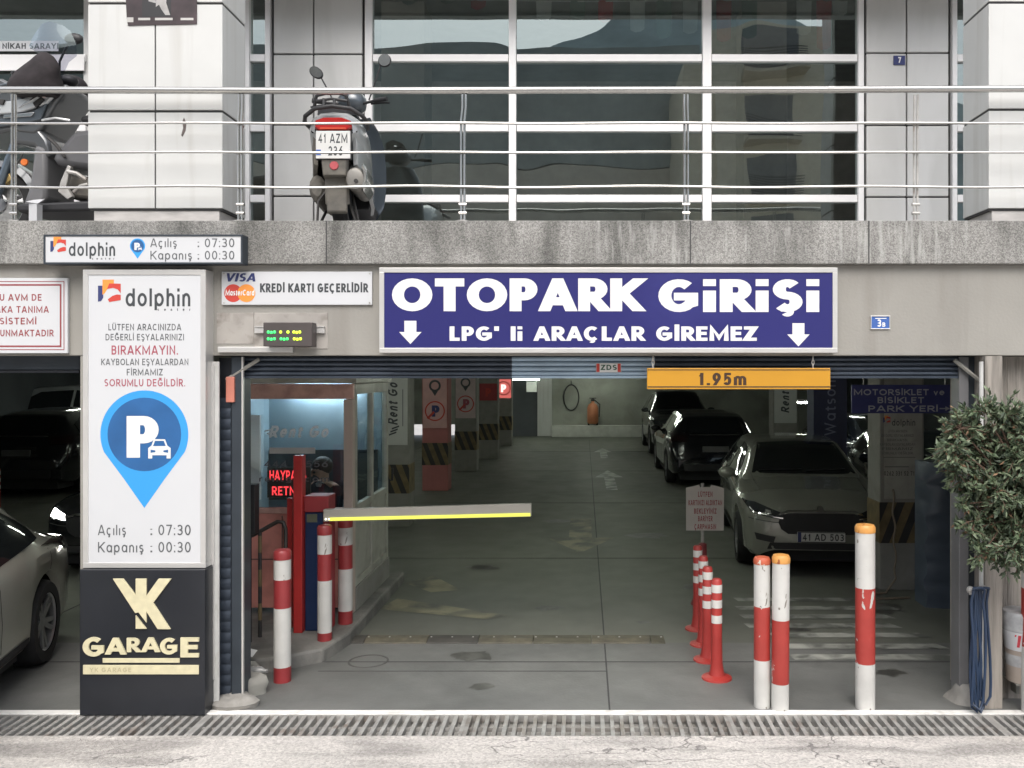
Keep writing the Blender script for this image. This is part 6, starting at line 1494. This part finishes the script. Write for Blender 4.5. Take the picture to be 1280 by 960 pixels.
# windscreen
ws = []
for yy, k in ((-.22,.1),(-.16,.0),(0,-.10),(.16,0),(.22,.1)):
    ws.append([(px(x,Ym)+k*.5, Ym+yy, pz(y,Ym)) for x, y in ((66,118),(50,84),(44,62),(44,45),(52,28))])
ws2 = MB().loft([[ (px(x,Ym)+ (.0 if i in (0,len(c)-1) else 0), Ym-.24+.0*i, pz(y,Ym)) for i, (x,y) in enumerate(c)] for c in []], cap=False) if False else None
wv = MB()
outl = [(36,58),(42,44),(52,30),(62,26.5),(78,31),(88,39),(95,54),(96,70),(86,78),(72,110),(62,112),(66,78),(50,70)]
cxw, cyw = 68, 66
rings_ = []
for k in (1., .75, .5, .25, .02):
    rings_.append([(px(cxw+(x-cxw)*k,Ym-.2), Ym-.20-.03*(1-k*k), pz(cyw+(y-cyw)*k,Ym-.2)) for x, y in outl])
wv.loft(rings_, cap=False)
wv.build('windscreen', glass_mat('windscreen_plastic', (.58,.58,.66), .05, .0005, 3., .22), mbk, smooth=60)
for pa, pb, w_, m_ in (((-20,112),(34,104),.012,SLATE),((52,150),(86,150),.010,SILM),((60,172),(80,196),.014,BLK),((84,214),(106,224),.016,STEELD),((92,240),(108,230),.014,STEELD)):
    MB().tube([(px(pa[0],Ym-.23),Ym-.225,pz(pa[1],Ym-.23)),(px((pa[0]+pb[0])/2,Ym-.23)+.01,Ym-.24,pz((pa[1]+pb[1])/2-2,Ym-.23)),(px(pb[0],Ym-.23),Ym-.215,pz(pb[1],Ym-.23))], w_, 8).build('trim_rod', m_, mbk)
slab('vent', [(64,140),(74,133),(78,136),(68,146)], Ym-.242, Ym-.222, BLK, .003)
slab('vent', [(14,134),(30,136),(28,142),(12,139)], Ym-.242, Ym-.222, BLK, .003)
slab('caliper', [(10,226),(22,218),(27,228),(16,236)], Ym-.12, Ym-.07, mat('caliper_gold', (.35,.25,.10), .4, .6), .006)
MB().tube([(px(30,Ym-.14),Ym-.14,pz(190,Ym-.14)),(px(20,Ym-.14),Ym-.16,pz(212,Ym-.14)),(px(18,Ym-.14),Ym-.13,pz(226,Ym-.14))], .006, 6).build('brake_line', BLK, mbk)
# hand muffs
MUFF = []
MB().sphere((px(68,Ym),Ym+.25,pz(100,Ym)), (.13,.1,.12), 14, 10).build('hand_muff', mat('black_cloth', (.02,.017,.02), .9), mbk)
mf = MB().loft([[(px(x,Ym)+.0, Ym-.26+.11*math.sin(t), 0) for t in [0]] for x in (0, 1)], cap=False, closed=False) if False else MB()
for zc_, xc_, rx_ in (): pass
mf.loft([[(px(xc_,Ym-.26)-.01+rx_*math.cos(t)*(1+.07*math.sin(3*t+yc_)), Ym-.26+.10*rx_/.17*math.sin(t), pz(yc_,Ym-.26)) for t in [2*math.pi*i/18 for i in range(18)]] for yc_, xc_, rx_ in ((120,46,.16),(115,45,.195),(108,44,.205),(100,46,.195),(92,50,.17),(84,54,.135),(77,56,.10),(71,57,.07),(66,57,.03))])
mf.build('hand_muff', mat('black_quilted_cloth', (.02,.016,.018), .9, var=.4, scale=12, bump=.5, bscale=14), mbk)
MB().tube([(px(83,Ym),Ym-.10,pz(104,Ym)),(px(84,Ym),Ym-.10,pz(82,Ym)),(px(92,Ym),Ym-.12,pz(70,Ym)),(px(98,Ym),Ym-.14,pz(64,Ym))], .009, 8).sphere((px(105,Ym),Ym-.14,pz(57,Ym)), (.075,.03,.045), 14, 9).build('mirror', PLAST, mbk)
MB().tube([(px(45,Ym),Ym-.30,pz(106,Ym)),(px(72,Ym),Ym,pz(102,Ym)),(px(88,Ym),Ym+.3,pz(102,Ym))], .014, 8).sphere((px(90,Ym),Ym-.05,pz(104,Ym)), (.08,.06,.05), 12, 8).build('handlebar', PLAST, mbk)
solo(MB().add([(px(34,.7),.68,ZT+.26),(px(47,.7),.70,ZT+.25),(px(48,.7),.78,ZT+.3),(px(36,.7),.76,ZT+.29)], [(0,1,2,3)]).box(px(36,.7),px(46,.7),.70,.77,ZT,ZT+.25), 'paper_box', WHITE, 'small white box on the terrace floor under the large scooter', 'box', (px(41,.7), .73, ZT), smooth=0)

# ------------------------------------------------------------------ shrub, hose and tub by the right pier
rs = random.Random(21)
tx = px(1330,-.3)
shb = thing('shrub', 'grey green leafy shrub spreading over the right edge of the entrance', 'shrub', (tx, -.55, 0))
tr = MB()
top = Vector((px(1290,-.3), -.34, pz(640,-.3)))
tr.tube([(tx,-.55,0),(tx-.03,-.5,.45),(px(1305,-.3),-.40,.85),tuple(top)], [.045,.04,.034,.028], 10)
leaves = MB()
def leaf(p, d, L, w):
    d = d.normalized(); up = Vector((rs.uniform(-.5,.5), rs.uniform(-1,.2), rs.uniform(-.2,1)))
    sd = d.cross(up)
    if sd.length < 1e-3: return
    sd.normalize(); n = sd.cross(d)
    a = p; b = p+d*L*.5+n*L*.06; c = p+d*L-n*L*.1
    leaves.add([a, b+sd*w-n*w*.25, c, b-sd*w-n*w*.25, b], [(0,1,4),(1,2,4),(2,3,4),(3,0,4)], rs.choices((0,1,2,3),(5,3,2.6,.35))[0])
outl1 = [(1268,590,40),(1280,610,42),(1262,625,36),(1285,580,40),(1272,650,36),(1290,640,40),(1250,585,36),(1285,670,36),(1276,535,40),(1192,575,30),(1215,555,40),(1240,565,40),(1265,555,40),(1228,605,34),(1262,610,36),(1275,565,36),(1212,520,26),(1245,520,30),(1275,522,32),(1240,648,34),(1275,680,30),(1255,670,30),(1188,566,38),(1192,548,34),(1196,590,30),(1200,536,44),(1205,575,44),(1215,610,36),(1225,540,46),(1232,515,30),(1235,580,44),(1250,540,46),(1255,598,40),(1262,520,34),(1278,545,46),(1280,590,46),(1198,560,36),(1222,560,40),(1270,570,40),
   (1222,638,34),(1238,630,36),(1215,662,30),(1232,668,38),(1250,655,40),(1264,640,40),(1228,692,26),(1246,694,32),(1264,684,38),(1280,660,40),(1285,620,44),(1280,700,36),(1246,610,40),(1205,630,14),(1196,655,10),(1300,560,50),(1305,640,50)]
for cx_, cy_, rad in outl1:
    Yc = -.30+rs.uniform(-.16,.16) if cx_ < 1262 else -.38+rs.uniform(-.1,.06)
    c = Vector((px(cx_,Yc), Yc, pz(cy_,Yc)))
    r_ = rad/FPX*(Yc+D0)
    mid = (top+c)/2+Vector((0,rs.uniform(-.05,.05),rs.uniform(0,.08)))
    tr.tube([tuple(top+Vector((rs.uniform(-.02,.02),0,rs.uniform(-.2,.02)))), tuple(mid), tuple(c)], [.012,.008,.004], 6)
    nt_ = int(20*(rad/40)**1.3)+2
    for _ in range(nt_):
        dv = Vector((rs.gauss(0,1), rs.gauss(0,1), rs.gauss(0,1))).normalized()
        e_ = c+dv*r_*rs.uniform(.35,.8)
        tr.tube([tuple(c), tuple((c+e_)/2+Vector((0,0,.006))), tuple(e_)], [.004,.003,.002], 4)
        nl = rs.randint(9,13)
        ax = (e_-c).normalized()
        for k in range(nl):
            f = .25+.75*k/nl
            p = c+(e_-c)*f
            sd = Vector((rs.gauss(0,1), rs.gauss(0,1), rs.gauss(0,1)))
            leaf(p, ax*rs.uniform(.4,1.)+sd*.55, rs.choice((rs.uniform(.024,.05), rs.uniform(.04,.078))), rs.uniform(.006,.0135))
for a_, b_ in (((1196,560),(1166,572)),((1205,535),(1183,528)),((1228,520),(1222,498)),((1255,515),(1262,492)),((1212,600),(1186,612)),((1222,650),(1192,657)),((1236,692),(1224,712)),((1256,695),(1254,716)),((1198,545),(1176,545)),((1240,512),(1243,490)),((1272,700),(1270,722))):
    p0, p1 = Vector((px(a_[0],-.3),-.3,pz(a_[1],-.3))), Vector((px(b_[0],-.34),-.34+rs.uniform(-.08,.08),pz(b_[1],-.34)))
    tr.tube([tuple(p0), tuple((p0+p1)/2+Vector((0,0,.012))), tuple(p1)], [.004,.003,.0015], 5)
    for k in range(13):
        p = p0+(p1-p0)*(k/12.); leaf(p, (p1-p0).normalized()*.9+Vector((rs.gauss(0,1),rs.gauss(0,1),rs.gauss(0,1)))*.5, rs.uniform(.035,.07), rs.uniform(.007,.013))
tr.build('branches', TWIG, shb)
leaves.build('foliage', [LEAFA, LEAFB, LEAFC, mat('leaf_dry_brown', (.17,.10,.055), .7, var=.3)], shb, smooth=0)
pot = thing('planter', 'round concrete planter holding the shrub just outside the frame', 'planter', (tx, -.62, 0))
MB().lathe([(0,.004),(.24,.004),(.30,.34),(.31,.36),(.26,.36),(.25,.31),(0,.31)], (tx+.1,-.72,0), 28).build('pot', CONCW, pot)
# drain pipe and hose
pp = thing('wall_pipe', 'pale vertical pipe at the corner of the board marked pier', 'pipe', (px(1226,-.0), .0, 0))
MB().tube([(px(1226.5,0),.0,.01),(px(1226.5,0),.0,pz(452,0))], .014, 12).build('pipe', WPOST, pp)
MB().tube([(px(1211,-.05),-.03,pz(737,0)),(px(1233,-.05),-.03,pz(733,0))], .016, 8).sphere((px(1213,-.05),-.05,pz(737,-.05)), .024, 10, 7).tube([(px(1213,-.05),-.05,pz(737,-.05)),(px(1213,-.05),-.06,pz(743,-.05))], .014, 8).build('tap', STEELD, pp)
ho = MB()
for k, (xa, xb, dy, zb_) in enumerate(((1214.5,1224,-.05,884),(1217.5,1220,-.066,878),(1221,1227,-.055,887),(1225,1236,-.06,874),(1216,1230,-.082,880))):
    Yk_ = dy-.01
    pts = []
    for i in range(13):
        a = math.pi*i/12; pts.append((px((xa+xb)/2-(xb-xa)/2*math.cos(a),Yk_)+.006*math.sin(k*2+i), Yk_-.02*math.sin(a), pz(738,Yk_)+.022*math.sin(a)))
    L_ = [(px(xa+1.6*math.sin(i*.7+k),Yk_), Yk_-.006*math.sin(i+k), max(.022, pz(738+(zb_-738)*i/9,Yk_))) for i in range(1,10)]
    R_ = [(px(xb+2.6*math.sin(i*.55+k*1.3),Yk_), Yk_-.006*math.cos(i+k), max(.022, pz(738+(zb_-4-738)*i/9,Yk_))) for i in range(1,10)]
    bt_ = [(px((xa+xb)/2,Yk_), Yk_-.02, max(.018, L_[-1][2]-.03))]
    ho.tube(L_[::-1]+pts+R_+bt_, .0095, 8, closed=True)
solo(ho, 'garden_hose', HOSE, 'blue garden hose looped over the tap beside the right shutter guide', 'hose', (px(1222,-.06), -.06, 0))
# tub with red script on the pier
tb = thing('plastic_tub', 'clear round tub with red lettering on its white label against the pier', 'tub', (px(1278,.075), .075, pz(846,.075)))
c = (px(1278,.075), .075)
CLP = mat('cloudy_plastic', (.55,.56,.57), .18, var=.2, scale=16, trans=.35)
tb_prof = lambda f: .132-.03*f
o = MB().lathe([(.0,pz(846,.135)),(.102,pz(846,.135)),(.106,pz(838,.135)),(.108,pz(826,.135))], (c[0],c[1],0), 32, cap=False).lathe([(.111,pz(812,.135)),(.113,pz(806,.135))], (c[0],c[1],0), 32, cap=False)
o.build('tub_base', mat('tub_beige', (.33,.28,.24), .5), tb)
MB().lathe([(.108,pz(826,.135)),(.109,pz(823,.135)),(.112,pz(820,.135)),(.110,pz(817,.135)),(.112,pz(813,.135)),(.111,pz(812,.135))], (c[0],c[1],0), 32, cap=False).build('ribbed_band', CLP, tb)
MB().lathe([(.113,pz(806,.135)),(.116,pz(803,.135)),(.130,pz(783,.135))], (c[0],c[1],0), 32, cap=False).build('label', WHITE, tb)
MB().lathe([(.130,pz(783,.135)),(.134,pz(780,.135)),(.131,pz(778,.135)),(.135,pz(764,.135)),(.125,pz(760,.135)),(.0,pz(758,.135))], (c[0],c[1],0), 32, cap=False).build('lid', CLP, tb)
rb, W = glyphs('Tat', .085, .22, .16, .12, .4, .15, 1.1)
tm = MB()
for i, (l, r, cl) in enumerate(rb):
    def T(p):
        a = -math.pi/2+(p[0]-.118)/.128; z = pz(801,.135)+p[1]
        f = (z-pz(806,.135))/(pz(783,.135)-pz(806,.135)); rr_ = .1135+.017*f+.0012+.0003*i
        return (c[0]+rr_*math.cos(a), c[1]+rr_*math.sin(a), z)
    n = len(l); tm.add([T(p) for p in l]+[T(p) for p in r], [(k_, n+k_, n+(k_+1) % n, (k_+1) % n) for k_ in range(n if cl else n-1)])
tm.build('lettering', mat('label_red', (.55,.04,.06), .4), tb, smooth=0)
st = thing('tub_shelf', 'small steel wall bracket under the clear tub on the pier', 'bracket', (px(1278,.075), .21, pz(850,.135)))
MB().box(c[0]-.08, c[0]+.08, c[1]-.08, .214, pz(846,.135)-.012, pz(846,.135)-.001).box(c[0]-.012, c[0]+.012, .14, .214, pz(846,.135)-.12, pz(846,.135)-.0125).build('plate', CONC, st, smooth=0)
